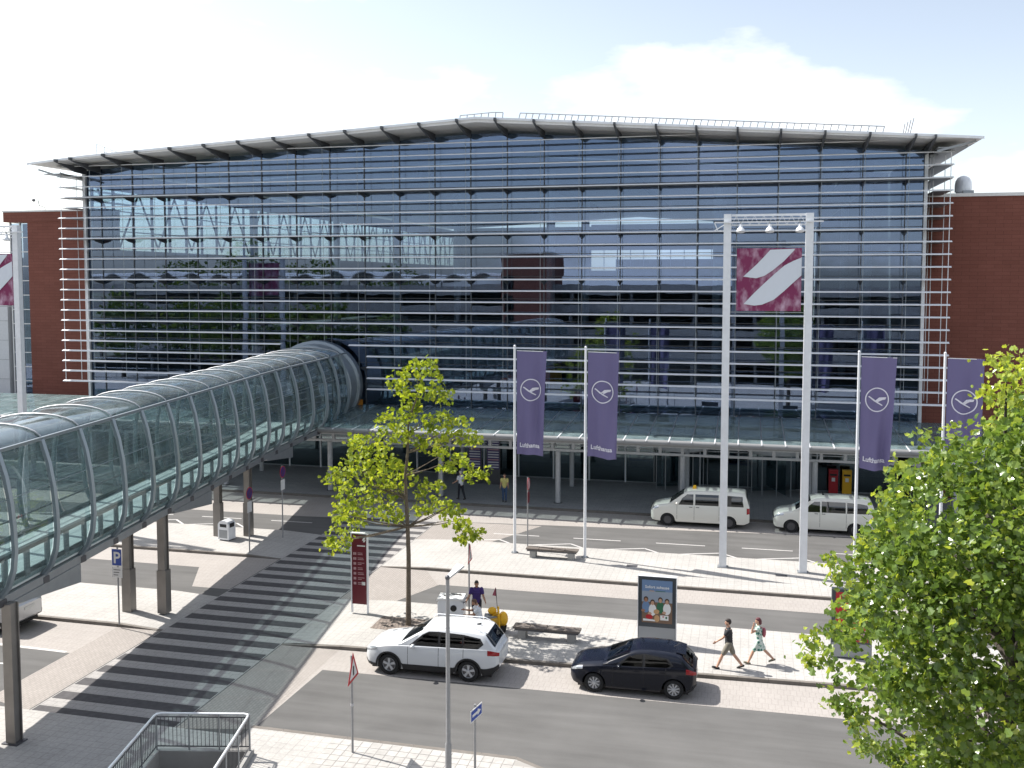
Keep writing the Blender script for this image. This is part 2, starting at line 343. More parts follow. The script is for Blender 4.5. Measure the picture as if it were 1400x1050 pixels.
# raised islands: a sloping ramp down to the crossing at one end
def kerb2(x): return 31.77 + .043 * (x + 14.2)
def island(name, pts_hi, ramp, zm='slab'):
    m = MB(); m.quad(*[(x, y, KZ) for x, y in pts_hi]); m.quad(*[(x, y, z) for x, y, z in ramp])
    return struct(name, m, zm)
island('traffic_island_far', [(-14.1, 41.75), (70, 41.75), (70, 47.2), (-12, 46.6), (-14.1, 46.6)], [(-16.40, 41.75, .007), (-14.1, 41.75, KZ), (-14.1, 46.6, KZ), (-16.40, 46.6, .007)])
island('traffic_island_far_left', [(-140, 41.75), (-23.4, 41.75), (-23.4, 46.2), (-140, 45.6)], [(-23.4, 41.75, KZ), (-21.5, 41.75, .007), (-21.5, 46.2, .007), (-23.4, 46.2, KZ)])
island('traffic_island_near', [(-14.1, kerb2(-14.1) + .15), (70, kerb2(70) + .15), (70, 37.6), (-13.4, 36.95), (-14.1, 36.95)], [(-16.40, kerb2(-14.1) + .15, .007), (-14.1, kerb2(-14.1) + .15, KZ), (-14.1, 36.95, KZ), (-16.40, 36.95, .007)])
island('traffic_island_near_left', [(-140, 32.05), (-23.4, 32.05), (-23.4, 36.0), (-140, 35.6)], [(-23.4, 32.05, KZ), (-21.5, 32.05, .007), (-21.5, 36.0, .007), (-23.4, 36.0, KZ)])
m = MB()
y1 = 25.35
for a in ((-140, -23.4, -3.2, y1), (-23.4, HX0, -3.2, 24.74), (HX1, -6.0, -3.2, y1), (-5.1, 70, -3.2, 24.85), (HX0, HX1, -3.2, HY0)):
    m.quad((a[0], a[2], KZ), (a[1], a[2], KZ), (a[1], a[3], KZ), (a[0], a[3], KZ))
holed(m, HX0, HX1, HY0, HY1, KZ)
m.quad((HX0, HY1, KZ), (-14.1, HY1, KZ), (-14.1, 24.74, KZ), (HX0, 24.74, KZ)); m.quad((-14.1, HY1, KZ), (HX1, HY1, KZ), (HX1, y1, KZ), (-14.1, y1, KZ))
m.quad((-6.0, -3.2, KZ), (-5.1, -3.2, KZ), (-5.1, 24.85, KZ), (-5.4, 25.05, KZ), (-5.75, 25.28, KZ), (-6.0, y1, KZ))
pn = struct('pavement_near', m, 'slab')
# the slabs in front of the camera, laid one by one on the sand bed
MB().quad((-11.4, 22.2, KZ + .002), (-5.1, 22.2, KZ + .002), (-5.1, 24.84, KZ + .002), (-5.4, 25.02, KZ + .002), (-6.0, 25.2, KZ + .002), (-11.4, 25.2, KZ + .002)).build('sand_bed', 'joint_sand', pn)
sm_ = MB().prism([(.008, .008, 0), (.292, .008, 0), (.292, .292, 0), (.008, .292, 0)], (0, 0, .006)).mesh('paving_slab', 'slab_piece')
rs = random.Random(4); ns_ = 0
for j in range(10):
    for i in range(38):
        x, y = -11.4 + .3 * i, 24.9 - .3 * j
        if x + .3 > -5.12 and y + .3 > 24.84 or x > -2.0 or x + .3 > -5.1 or ns_ >= 300 or (x + .3 > -6.0 and y + .3 > 25.1): continue
        o = link('paving_slab', sm_, pn); o.location = (x, y, KZ + .0022 + rs.uniform(0, .002)); o.rotation_euler = (rs.uniform(-.003, .003), rs.uniform(-.003, .003), 0); ns_ += 1
struct('forecourt', sheet(-140, 70, 54.5, 62.6, KZ), 'slab_dark')
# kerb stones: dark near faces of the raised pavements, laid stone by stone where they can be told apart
def kerb(name, pts, n=None):
    root = None
    m = MB(); tot = 0
    for (xa, ya, za), (xb, yb, zb) in zip(pts[:-1], pts[1:]):
        L_ = math.hypot(xb - xa, yb - ya); n_ = max(1, int(L_ / 1.0))
        for i in range(n_):
            t0 = i / n_ + .005 / L_; t1 = (i + 1) / n_ - .005 / L_
            A = Vector((xa + (xb-xa)*t0, ya + (yb-ya)*t0, 0)); B = Vector((xa + (xb-xa)*t1, ya + (yb-ya)*t1, 0))
            za0 = za + (zb-za)*t0; zb0 = za + (zb-za)*t1; d = Vector((0, .15, 0))
            k = len(m.v); lo = Vector((0, 0, -.05))
            m.v += [tuple(A+lo), tuple(B+lo), tuple(B+d+lo), tuple(A+d+lo), tuple(A + Vector((0, 0, za0))), tuple(B + Vector((0, 0, zb0))), tuple(B+d + Vector((0, 0, zb0+.001))), tuple(A+d + Vector((0, 0, za0+.001)))]
            m.f += [tuple(k + i for i in q) for q in ((0,3,2,1),(4,5,6,7),(0,1,5,4),(1,2,6,5),(2,3,7,6),(3,0,4,7))]
    return struct(name, m, 'kerb')
kz = KZ + .003
kerb('kerb_far_island', [(-16.4, 41.6, .012), (-14.1, 41.6, kz), (30, 41.6, kz)])
kerb('kerb_far_island_left', [(-70, 41.6, kz), (-23.4, 41.6, kz), (-21.5, 41.6, .012)])
kerb('kerb_near_island', [(-16.4, kerb2(-16.4), .012), (-14.1, kerb2(-14.1), kz), (30, kerb2(30), kz)])
kerb('kerb_near_island_left', [(-60, 31.9, kz), (-23.4, 31.9, kz), (-21.5, 31.9, .012)])
kerb('kerb_forecourt', [(-70, 54.35, kz), (40, 54.35, kz)])
kerb('kerb_pavement_near', [(-60, 25.3, KZ - .01), (-23.4, 25.3, KZ - .01)])
kerb('kerb_pavement_near_right', [(-14.1, 25.25, KZ + .004), (-6.0, 25.25, KZ + .004), (-5.0, 24.75, KZ + .004), (30, 24.75, KZ + .004)])
# pedestrian crossing: light stone table with dark bands, each band a piece of its own
cw = MB()
cw.quad((-21.5, 24.74, .006), (-16.42, 24.74, .006), (-16.42, 51.0, .006), (-21.5, 50.3, .006))
cross = struct('pedestrian_crossing', cw, 'cross_light')
st = MB().box(-21.45, -16.46, 0, .53, .002, .011).mesh('stripe', 'stripe')
for i in range(24):
    y = 24.78 + 1.08 * i
    if y > 50: break
    o = link('stripe', st, cross); o.location = (0, y, 0)
struct('brick_border_right', MB().quad((-16.38, 24.9, .0052), (-14.1, 25.4, .0058), (-14.1, 31.75, .0058), (-16.38, 31.7, .0052)), 'klinker')
struct('brick_border_left', MB().quad((-23.38, 25.4, .0058), (-21.55, 24.8, .0058), (-21.55, 31.88, .0058), (-23.38, 31.88, .0058)), 'klinker')
struct('brick_border_right_far', MB().quad((-16.38, 37.0, .0062), (-14.15, 37.0, .0062), (-12.95, 39.7, .0062), (-14.1, 41.58, .0062), (-16.38, 41.58, .0062)), 'klinker')
struct('brick_border_terminal', MB().quad((-16.38, 46.65, .0062), (-12.6, 46.65, .0062), (-10.6, 50.7, .0062), (-16.38, 50.4, .0062)), 'klinker')
# tree pit
struct('tree_pit', sheet(-13.75, -10.9, 33.75, 35.15, KZ + .004), 'cobble')
# painted markings
pm = MB()
def line(a, b, w=.10, z=.0075):
    a = Vector((a[0], a[1], z)); b = Vector((b[0], b[1], z)); t = (b - a).normalized(); n = Vector((-t.y, t.x, 0)) * (w / 2)
    pm.quad(a - n, b - n, b + n, a + n)
for i in range(12):
    x = -34 + i * 4.25
    if -21.4 < x + 2.4 and x < -16.5 and x > -24.5: continue
    line((x, 48.62 + .018 * (x + 12)), (x + 2.45, 48.66 + .018 * (x + 12)))
for i in range(14):
    x = -38.2 + i * 3.72
    if -24 < x < -15: continue
    yb = 46.62 + .012 * (x + 12)
    line((x - 2.55, yb + .05), (x, yb + .92), .11); line((x, yb + .92), (x + 1.05, yb + .02), .11)
line((-60, 30.4), (-23.6, 29.25), .14); line((-27.0, 27.4), (-24.8, 27.9), .12); line((-27, 26.9), (-24.9, 27.3), .12)
struct('road_markings', pm, 'paint')
# a drain cover or two
dm = MB()
for x, y in ((1.5, 44.1), (-5.2, 44.0)): dm.box(x, x + .5, y, y + .3, .0, KZ + .006 if y > 40 else .009)
struct('drain_grates', dm, 'steel_dk')

# stair well in the near pavement
sw = thing('stairwell_parapet', 'sunken concrete stairwell in the near pavement, inside the tubular railing', 'stairwell', tuple(B0))
def wl(u, v, z): return well(u, v, z) - B0
m = MB()
for (u0, u1, v0, v1) in ((0, .18, 0, WELL_L), (WELL_W - .18, WELL_W, 0, WELL_L), (.18, WELL_W - .18, 0, .18)):
    m.prism([wl(u0, v0, -3), wl(u1, v0, -3), wl(u1, v1, -3), wl(u0, v1, -3)], (0, 0, 3.26))
m.build('wall', 'concrete', sw)
for i in range(14):
    MB().prism([wl(.18, .2 + i * .32, -3), wl(WELL_W - .18, .2 + i * .32, -3), wl(WELL_W - .18, .2 + (i + 1) * .32, -3), wl(.18, .2 + (i + 1) * .32, -3)], (0, 0, .3 + .17 * i)).build('step', 'concrete', sw)
MB().prism([wl(.18, .2 + 14 * .32, -3), wl(WELL_W - .18, .2 + 14 * .32, -3), wl(WELL_W - .18, WELL_L, -3), wl(.18, WELL_L, -3)], (0, 0, 3.1)).build('landing', 'concrete', sw)
sr = thing('stair_railing', 'galvanised tubular railing with thin bars around the stairwell at the bottom left', 'railing', tuple(B0))
zt = 1.30
def rr(u, v, z): return wl(u, v, z)
path = [rr(.09, WELL_L, zt), rr(.09, .25, zt), rr(.13, .13, zt), rr(.25, .09, zt), rr(WELL_W - .25, .09, zt), rr(WELL_W - .13, .13, zt), rr(WELL_W - .09, .25, zt), rr(WELL_W - .09, WELL_L, zt)]
MB().sweep(path, .03, 8).build('handrail', 'steel_lt', sr, True)
MB().sweep([p + Vector((0, 0, -.16)) if False else p for p in [rr(WELL_W - .17, .35, zt - .13), rr(WELL_W - .17, WELL_L, zt - .13)]], .022, 8).build('handrail', 'steel_lt', sr, True)
posts = [(.09, .1 + 1.05 * i) for i in range(7)] + [(WELL_W - .09, .1 + 1.05 * i) for i in range(7)] + [(1.0, .09), (1.85, .09)]
for u, v in posts: MB().cyl(rr(u, v, .22), rr(u, v, zt), .024, 8).build('post', 'steel_mid', sr)
bars = MB()
def infill(a, b):
    a = Vector(a); b = Vector(b); n = int((b - a).length / .11)
    for i in range(1, n):
        p = a.lerp(b, i / n); bars.bar((p.x, p.y, .36), (p.x, p.y, zt - .1), .012, .012, (1, 0, 0))
    for z in (.36, zt - .1): bars.bar((a.x, a.y, z), (b.x, b.y, z), .02, .03)
infill(rr(.09, .1, 0), rr(.09, WELL_L, 0)); infill(rr(WELL_W - .09, .1, 0), rr(WELL_W - .09, WELL_L, 0)); infill(rr(.09, .09, 0), rr(WELL_W - .09, .09, 0))
bars.build('balusters', 'steel_dk', sr)['kind'] = 'stuff'
# ------------------------------------------------------------------ terminal building
random.seed(5)
mat('mullion_dk', (.10, .115, .135), .5, metal=.2); mat('inner_light', (.42, .43, .43), .7, noise=.2, nscale=1.2)
mat('sign_orange', (.55, .22, .03), .4)
BAYS = [-45.9, -44.75, -42.2, -39.69, -37.16, -34.66, -32.18, -29.65, -27.17, -24.72, -22.24, -19.8, -17.37, -14.94, -12.53, -10.1, -7.67, -5.24, -2.93, -.6, 1.8, 4.19, 6.57, 8.94, 9.95]
GY = 60.5; LY = 59.3; XL, XR = -45.9, 9.95
RT = [(-48.4, 21.40), (-43.7, 21.80), (-16.2, 23.30), (9.65, 21.36), (12.45, 21.14)]      # top edge of the roof along the front
def roof_z(x):
    for (xa, za), (xb, zb) in zip(RT[:-1], RT[1:]):
        if x <= xb: return za + (zb - za) * (x - xa) / (xb - xa)
    return RT[-1][1]
term = thing('terminal_building', 'wide glass-fronted airport terminal with horizontal silver louvres and low gabled roof', 'building', (-18, 60.5, 0))
def tp(mb, name, m, parent=None, smooth=False):
    o = mb.build(name, m, parent or term, smooth)
    if parent is None: o.location = (18, -60.5, 0)
    return o
# glass panes, each very slightly out of plane
z0 = 4.95; rowh = 1.44
for i in range(len(BAYS) - 1):
    xa, xb = BAYS[i] + .035, BAYS[i + 1] - .035
    zr = 0
    while True:
        za = z0 + rowh * zr + .02; zb_ = z0 + rowh * (zr + 1) - .02
        ta = roof_z(xa) - .5; tb = roof_z(xb) - .5
        if za > min(ta, tb) - .1: break
        last = za + rowh > min(ta, tb) - .45
        a_, b_ = (ta, tb) if last else (zb_, zb_)
        e = [random.uniform(-.0028, .0028) for _ in range(3)]; y = GY
        m = MB().prism([(xa, y + e[0], za), (xb, y + e[1], za), (xb, y + e[1] + e[2], b_), (xa, y + e[0] + e[2], a_)], (0, .016, 0))
        tp(m, 'window_pane', 'glass_facade'); zr += 1
        if last: break
for x in BAYS:
    tp(MB().box(x - .03, x + .03, GY - .05, GY + .14, 4.9, roof_z(x) - .48), 'mullion', 'mullion_dk')
for k in range(1, 12):
    z = z0 + rowh * k
    tp(MB().box(XL, XR, GY + .02, GY + .10, z - .018, z + .018), 'transom', 'bracket_dk')
# corner posts
for x in (XL - .08, XR + .08): tp(MB().box(x - .09, x + .09, GY - .22, GY + .1, .12, 21.0), 'corner_post', 'steel_white')
# louvres (blade section) and the three wide maintenance walkways
def blade(x0, x1, zc, y0=LY - .17, d=.34, t=.055, tilt=.05):
    return MB().prism([(x0, y0, zc - tilt), (x0, y0 + d * .5, zc - t * .5), (x0, y0 + d, zc + tilt * .3), (x0, y0 + d, zc + tilt * .3 + .02), (x0, y0 + d * .45, zc + t * .75), (x0, y0, zc - tilt + .035)], (x1 - x0, 0, 0))
TUBE_X = -27.95
for k in range(-10, 12):
    z = 13.4 + .72 * k
    x0, x1 = -47.3, 11.3
    if z < 9.2:
        if k == -6: segs = [(x0, -30.3), (-25.4, x1)]
        else: segs = [(x0, -31.6), (-24.15, x1)]
    else: segs = [(x0, x1)]
    for a, b in segs: tp(blade(a, b, z), 'louvre', 'louvre_white')
    if k in (0, 4, 8): tp(MB().box(x0, x1, LY + .16, GY - .12, z - .05, z + .01), 'walkway', 'steel_mid')
for k, a, b in ((12, -30.4, .9),): tp(blade(a, b, 13.4 + .72 * k), 'louvre', 'louvre_white')
for k in range(1, 12):
    z = 13.4 + .72 * k; yb = 62.9 if z < 18.6 else 68
    for xa, xb in ((-47.3, -46.4), (10.35, 11.3)): tp(MB().box(xa, xb, LY + .2, yb, z - .02, z + .02), 'side_louvre', 'steel_mid')
for x in BAYS[1:-1]:
    tp(MB().cyl((x, LY, 5.9), (x, LY, min(roof_z(x) - .5, 22.2)), .016, 6), 'louvre_rod', 'steel_rib')
    for k in (-8, -4, 0, 4, 8): tp(MB().prism([(x - .02, LY + .1, 13.4 + .72*k - .06), (x - .02, GY - .05, 13.4 + .72*k - .06), (x - .02, GY - .05, 13.4 + .72*k - .34), (x - .02, LY + .5, 13.4 + .72*k - .22)], (.04, 0, 0)), 'louvre_bracket', 'bracket_dk')
for x, ys in ((-47.15, (59.3, 61)), (-46.5, (60.8,)), (11.15, (59.3, 61.0)), (10.5, (60.9, 62))):
    for y in ys: tp(MB().cyl((x, y, 6.1), (x, y, 21.0), .022, 6), 'louvre_rod', 'steel_lt')
# roof: front overhang, skylight slot, back part
def roofpart(y0, y1, th0=.22):
    m = MB(); n = len(RT); k = 0
    th = [.06, th0, th0 + .08, th0, .06]
    for y in (y0, y1):
        for (x, z) in RT: m.v.append((x, y, z))
        for (x, z), t in zip(RT, th): m.v.append((x, y, z - t))
    a, b = 0, 2 * n
    for i in range(n - 1):
        m.f += [(a+i, a+i+1, b+i+1, b+i), (a+n+i, b+n+i, b+n+i+1, a+n+i+1), (a+i, a+n+i, a+n+i+1, a+i+1), (b+i, b+i+1, b+n+i+1, b+n+i)]
    m.f += [(a, b, b+n, a+n), (a+n-1, a+2*n-1, b+2*n-1, b+n-1)]
    return m
tp(roofpart(57.6, 74.2), 'roof', 'roof_sheet'); tp(roofpart(75.1, 150.2), 'roof', 'roof_sheet')
sk = MB()
for (xa, za), (xb, zb) in zip(RT[1:-2], RT[2:-1]):
    n = 9
    for i in range(n):
        t0, t1 = i / n + .006, (i + 1) / n - .006
        sk = MB().prism([(xa + (xb-xa)*t0, 74.2, za + (zb-za)*t0 - .1), (xa + (xb-xa)*t1, 74.2, za + (zb-za)*t1 - .1), (xa + (xb-xa)*t1, 75.1, za + (zb-za)*t1 - .1), (xa + (xb-xa)*t0, 75.1, za + (zb-za)*t0 - .1)], (0, 0, .02)); tp(sk, 'skylight_pane', 'glass_clear')
# fascia strip and fins under the overhang
for (xa, za), (xb, zb) in zip(RT[:-1], RT[1:]):
    tp(MB().prism([(xa, 57.58, za + .02), (xb, 57.58, zb + .02), (xb, 57.58, zb - .12), (xa, 57.58, za - .12)], (0, -.05, 0)), 'fascia', 'steel_lt')
for x in BAYS:
    z = roof_z(x) - .30
    tp(MB().prism([(x - .06, 57.2, z + .26), (x - .06, 57.5, z + .26), (x - .06, 57.5, z + .07), (x - .06, 60.45, z + .0), (x - .06, 60.45, z - .46), (x - .06, 59.3, z - .4), (x - .06, 57.2, z + .10)], (.12, 0, 0)), 'roof_fin', 'bracket_dk')
# wing-tip struts at the two ends
for s, x0, x1 in ((-1, -46.2, -48.0), (1, 10.2, 12.2)):
    for y in (58.2, 60.4): tp(MB().bar((x0, y, 20.5), (x1, y, 21.02), .06, .12), 'strut', 'steel_mid')
    tp(MB().box(min(x0, x1) + .1, max(x0, x1) - .35, 58.6, 66, 20.72, 20.78), 'side_louvre', 'steel_mid')
# roof railings
def roofrail(xa, xb, Y, n, lean=.0):
    for i in range(n + 1):
        x = xa + (xb - xa) * i / n; z = roof_z(x)
        tp(MB().bar((x, Y, z - .02), (x + lean, Y, z + .95), .05, .05, (0, 1, 0)), 'railing_post', 'steel_mid')
    for h in (.95,): tp(MB().sweep([(xa + (xb - xa) * i / 8 + lean, Y, roof_z(xa + (xb - xa) * i / 8) + h) for i in range(9)], .035, 6), 'railing_rail', 'steel_mid')
roofrail(-14.6, 7.6, 61.6, 52, .25); roofrail(-18.5, -15.6, 61.6, 6, .1)
m = MB()
for i in range(4): m.cyl((8.7 + .12 * i, 61, 21.3), (8.9 + .16 * i, 61, 22.5 + .1 * i), .02, 5)
tp(m, 'lightning_rods', 'steel_dk')
for i in range(4): tp(MB().cyl((-43.9 + .6 * i, 59, 21.7), (-43.9 + .6 * i, 59, 22.75 - .22 * i), .022, 5), 'railing_post', 'steel_mid')
tp(MB().sweep([(-43.9, 59, 22.75), (-42.1, 59, 22.1)], .02, 5), 'railing_rail', 'steel_mid'); tp(MB().sweep([(-43.9, 59, 22.3), (-42.1, 59, 21.95)], .02, 5), 'railing_rail', 'steel_mid')
# side and rear walls of the hall
tp(MB().box(XL - .15, XL + .05, 60.75, 150, .12, 15.6), 'side_wall', 'int_wall'); tp(MB().box(XL - .1, XL + .1, 60.75, 150, 20.0, 21.2), 'side_wall', 'int_wall')
for i in range(38):
    y = 61 + i * 2.4
    tp(MB().box(XL - .06, XL + .08, y - .1, y + .1, 15.6, 20.0), 'side_mullion', 'steel_mid')
    if i < 37:
        tp(MB().box(XL - .02, XL, y + .1, y + 2.3, 15.6, 20.0), 'side_window_pane', 'glass_clear')
        if i % 2: tp(MB().bar((XL + .5, y, 15.8), (XL + .5, y + 2.4, 19.9), .1, .1), 'brace', 'steel_dk')
        else: tp(MB().bar((XL + .5, y, 19.9), (XL + .5, y + 2.4, 15.8), .1, .1), 'brace', 'steel_dk')
for z in (17.0, 18.5): tp(MB().box(XL - .04, XL + .06, 60.9, 149, z - .04, z + .04), 'side_transom', 'steel_mid')
tp(MB().box(XR - .05, XR + .15, 60.75, 150, .12, 21.0), 'side_wall', 'int_wall')
# rear wall with a band of windows on the right half
wa = atY(808, 370, 150); wb = atY(842, 342, 150); wc = atY(990, 354, 150)
for a in ((-45.8, wa.x, .12, 21.6), (wa.x, 9.8, .12, wa.z), (wa.x, 9.8, wb.z, 21.9), (wb.x, 9.8, wa.z, wc.z), (wc.x, 9.8, wc.z, wb.z)): tp(MB().box(a[0], a[1], 150, 150.3, a[2], a[3]), 'rear_wall', 'int_wall')
for i in range(10): tp(MB().box(wa.x + i * 2.05 - .05, wa.x + i * 2.05 + .05, 149.9, 149.98, wa.z, wb.z), 'rear_mullion', 'steel_mid')
# interior: upper floor, columns, gallery, escalator-like ramp
tp(MB().box(-45.7, 9.8, 62.9, 149.9, 4.5, 4.95), 'upper_floor', 'int_floor')
for x in (-38, -26, -14, -2, 8):
    for y in (70, 86): tp(MB().cyl((x, y, 4.95), (x, y, 21.2), .32, 12), 'hall_column', 'int_white')
tp(MB().box(-44, 8, 78, 99.8, 9.0, 9.4), 'gallery', 'int_wall')
tp(MB().box(-22, -15, 74, 76, 4.95, 10.4), 'service_core', 'int_wall')
p_ = atY(752, 506, 61.2); q_ = atY(768, 536, 61.2); tp(MB().box(p_.x, q_.x, 61.2, 61.24, q_.z, p_.z), 'hanging_poster', 'yellow_dk')
p_ = atY(487, 546, 60.1); q_ = atY(496, 558, 60.1); tp(MB().box(p_.x, q_.x, 60.08, 60.12, q_.z, p_.z), 'orange_sign', 'sign_orange')  # second one: small orange sign beside the tube, an unlit panel
for i in range(8): tp(MB().bar((-42 + i * 6.9, 61.5, 20.4), (-42 + i * 6.9, 99, 20.4), .12, .5), 'roof_beam', 'int_wall')
# ground-floor front under the canopy
gz = KZ
FX = [-60, -54.6] + [XL + 2.4 * i for i in range(24)]
FY = 62.7
for i in range(len(FX) - 1):
    xa, xb = FX[i], FX[i + 1]
    tp(MB().box(xa - .05, xa + .05, FY - .08, FY + .1, gz, 4.3), 'door_frame', 'steel_lt')
    for (za, zb) in ((gz + .08, 2.35), (2.42, 3.35)):
        tp(MB().box(xa + .05, xb - .05, FY, FY + .016, za, zb), 'shopfront_pane', 'glass_door')
    tp(MB().box(xa + .051, xb - .051, FY - .04, FY + .06, 2.35, 2.42), 'shopfront_transom', 'steel_lt')
    tp(MB().box(xa + .051, xb - .051, FY - .04, FY + .06, gz, gz + .08), 'shopfront_sill', 'steel_mid')
    tp(MB().box(xa + .051, xb - .051, FY - .03, FY + .05, 3.35, 4.3), 'fascia_panel', 'clad_grey')
tp(MB().box(-60, 10, GY + .15, 100, 4.31, 4.48), 'soffit', 'int_wall')
tp(MB().box(-60, 9.8, 62.78, 99, gz - .05, gz + .01), 'hall_floor', 'int_floor')
tp(MB().box(-60, 9.8, 68, 68.2, gz, 4.3), 'inner_wall', 'inner_light')
# revolving doors
for cx in (-3.9, 2.0):
    c = Vector((cx, 62.2, gz)); rd = []
    tp(MB().lathe(c + Vector((0, 0, 2.5)), (0, 0, 1), [(1.75, 0), (1.78, .05), (1.78, .62), (1.7, .7)], 32), 'door_drum', 'clad_grey', None, 30)
    for a in range(180, 361, 30): 
        p = c + Vector((math.cos(R(a)), math.sin(R(a)), 0)) * 1.7
        tp(MB().box(p.x - .03, p.x + .03, p.y - .03, p.y + .03, gz, 2.62), 'door_post', 'steel_mid')
    for a in (20, 110, 200, 290):
        p = c + Vector((math.cos(R(a)), math.sin(R(a)), 0)) * 1.6
        tp(MB().prism([(c.x, c.y, gz + .05), (p.x, p.y, gz + .05), (p.x, p.y, 2.55), (c.x, c.y, 2.55)], (.01, .012, 0)), 'door_leaf', 'glass_door')
for x, w, m_ in ((-7.3, 1.5, 'sign_blue'), (-.9, 1.3, 'sign_blue')):
    tp(MB().box(x, x + w, 63.0, 63.04, 1.5, 2.6), 'window_poster', m_)
    for i in range(3): tp(MB().box(x + .12, x + w - .2 - .1 * i, 62.975, 62.995, 2.3 - .25 * i, 2.36 - .25 * i), 'poster_print', 'paper')

# ------------------------------------------------------------------ brick wings
wr = thing('brick_wing', 'dark red brick-clad wing to the right of the glass front', 'building', (20, 63, 0))
def wp(root, mb, name, m, smooth=False):
    o = mb.build(name, m, root, smooth); o.location = -root.location; return o
wp(wr, MB().box(10.25, 44, 63, 95, 0, 18.35), 'wall', 'brick_red'); wp(wr, MB().box(10.2, 44.1, 62.94, 95, 18.352, 18.55), 'parapet', 'roof_sheet')
lw = thing('brick_wing', 'narrow red brick-clad wing to the left of the glass front', 'building', (-50, 63, 0))
wp(lw, MB().box(-53.1, -46.1, 63, 64.4, 0, 17.75), 'wall', 'brick_red'); wp(lw, MB().box(-55.2, -46.1, 62.95, 64.45, 17.752, 18.5), 'parapet_band', 'brick_red'); wp(lw, MB().box(-55.25, -46.05, 62.9, 64.5, 18.502, 18.62), 'coping', 'roof_sheet')
for i in range(12):
    z = 4.5 + i * 1.1
    for xa in (-54.85, -54.0): wp(lw, MB().box(xa + .03, xa + .82, 63.3, 63.32, z + .03, z + 1.07), 'window_pane', 'glass_facade')
    wp(lw, MB().box(-54.9, -53.1, 63.22, 63.36, z - .03, z + .03), 'transom', 'white')
for x in (-54.86, -54.0, -53.15): wp(lw, MB().box(x - .035, x + .035, 63.2, 63.38, .12, 17.75), 'mullion', 'white')
wp(lw, MB().box(-54.8, -53.2, 64.5, 64.6, .12, 17.7), 'inner_wall', 'int_wall')
gw = thing('metal_clad_hall', 'pale grey metal-clad hall at the far left edge behind the banner mast', 'building', (-62, 63, 0))
wp(gw, MB().box(-90, -55.3, 63.2, 80, 0, 14.9), 'wall', 'clad_grey')
for i in range(10): wp(gw, MB().box(-90, -55.28, 63.17, 63.2, 1.5 * i + 1.2, 1.5 * i + 1.225), 'joint', 'steel_mid')
wp(gw, MB().box(-90, -55.25, 63.1, 80, 14.902, 15.1), 'coping', 'roof_sheet')
# roof cowl and lamp on the wings
cw_ = thing('roof_cowl', 'domed silver ventilation cowl on the right brick wing roof', 'vent', (13.15, 66, 18.5))
MB().lathe((0, 0, 0), (0, 0, 1), [(.42, 0), (.42, .35), (.5, .36), (.5, .8), (.46, 1.05), (.34, 1.25), (.15, 1.36), (.01, 1.39)], 20).build('dome', 'steel_lt', cw_, True)
MB().box(-.12, .5, -.62, -.3, .05, .42).build('duct', 'steel_mid', cw_)
rl = thing('roof_floodlight', 'small lamp on a bent arm above the left brick wing', 'lamp', (-52.3, 64, 18.62))
MB().sweep([(0, 0, 0), (0, 0, .3), (-.5, 0, .42), (-.62, 0, .9)], .03, 6).build('arm', 'steel_dk', rl); MB().ball((-1.0, 0, .85), .13, seg=8, rings=6).build('lamp_head', 'steel_dk', rl); MB().bar((-.62, 0, .88), (-1.0, 0, .87), .03, .03).build('crossbar', 'steel_dk', rl)

# ------------------------------------------------------------------ entrance canopy
mat('gutter_grey', (.22, .225, .23), .6)
cn = thing('entrance_canopy', 'long glazed steel canopy over the terminal entrances', 'canopy', (-20, 56, 0))
def cp(mb, name, m, smooth=False):
    o = mb.build(name, m, cn, smooth); o.location = (20, -56, 0); return o
CX0, CX1 = -62.0, 17.0; nrib = 64; CYF, CYB = 53.05, 60.25; CZF, CZB = 4.52, 4.98
for i in range(nrib + 1):
    x = CX0 + (CX1 - CX0) * i / nrib
    cp(MB().prism([(x - .025, CYF - .12, CZF + .02), (x - .025, CYB, CZB + .05), (x - .025, CYB, CZB - .16), (x - .025, CYF + .1, CZF - .08)], (.05, 0, 0)), 'rib', 'steel_mid')
    cp(MB().prism([(x - .035, CYF - .3, CZF + .05), (x - .035, CYF + 1.1, CZF + .1), (x - .035, CYF + 1.1, CZF + .06), (x - .035, CYF - .3, CZF - .0)], (.07, 0, 0)), 'rib_cap', 'steel_white')
    if i < nrib:
        xb = x + (CX1 - CX0) / nrib
        cp(MB().prism([(x + .03, CYF + .05, CZF + .03), (xb - .03, CYF + .05, CZF + .03), (xb - .03, CYB, CZB + .03), (x + .03, CYB, CZB + .03)], (0, 0, .014)), 'roof_pane', 'glass_canopy')
cp(MB().sweep([(CX0, CYF - .02, CZF - .1), (CX1, CYF - .02, CZF - .1)], .17, 10), 'gutter', 'gutter_grey', 60)
for y in (55.0, 58.0): cp(MB().cyl((CX0, y, CZF - .02 + (y - 53) * .06), (CX1, y, CZF - .02 + (y - 53) * .06), .05, 8), 'purlin', 'steel_mid')
cp(MB().box(CX0, CX1, 55.77, 55.93, 3.70, 3.98), 'top_chord', 'galv'); cp(MB().box(CX0, CX1, 55.77, 55.93, 3.24, 3.38), 'bottom_chord', 'galv')
n = 62
for i in range(n + 1):
    x = CX0 + .05 + (CX1 - CX0 - .1) * i / n; cp(MB().box(x - .09, x + .09, 55.78, 55.92, 3.382, 3.698), 'web_plate', 'galv')
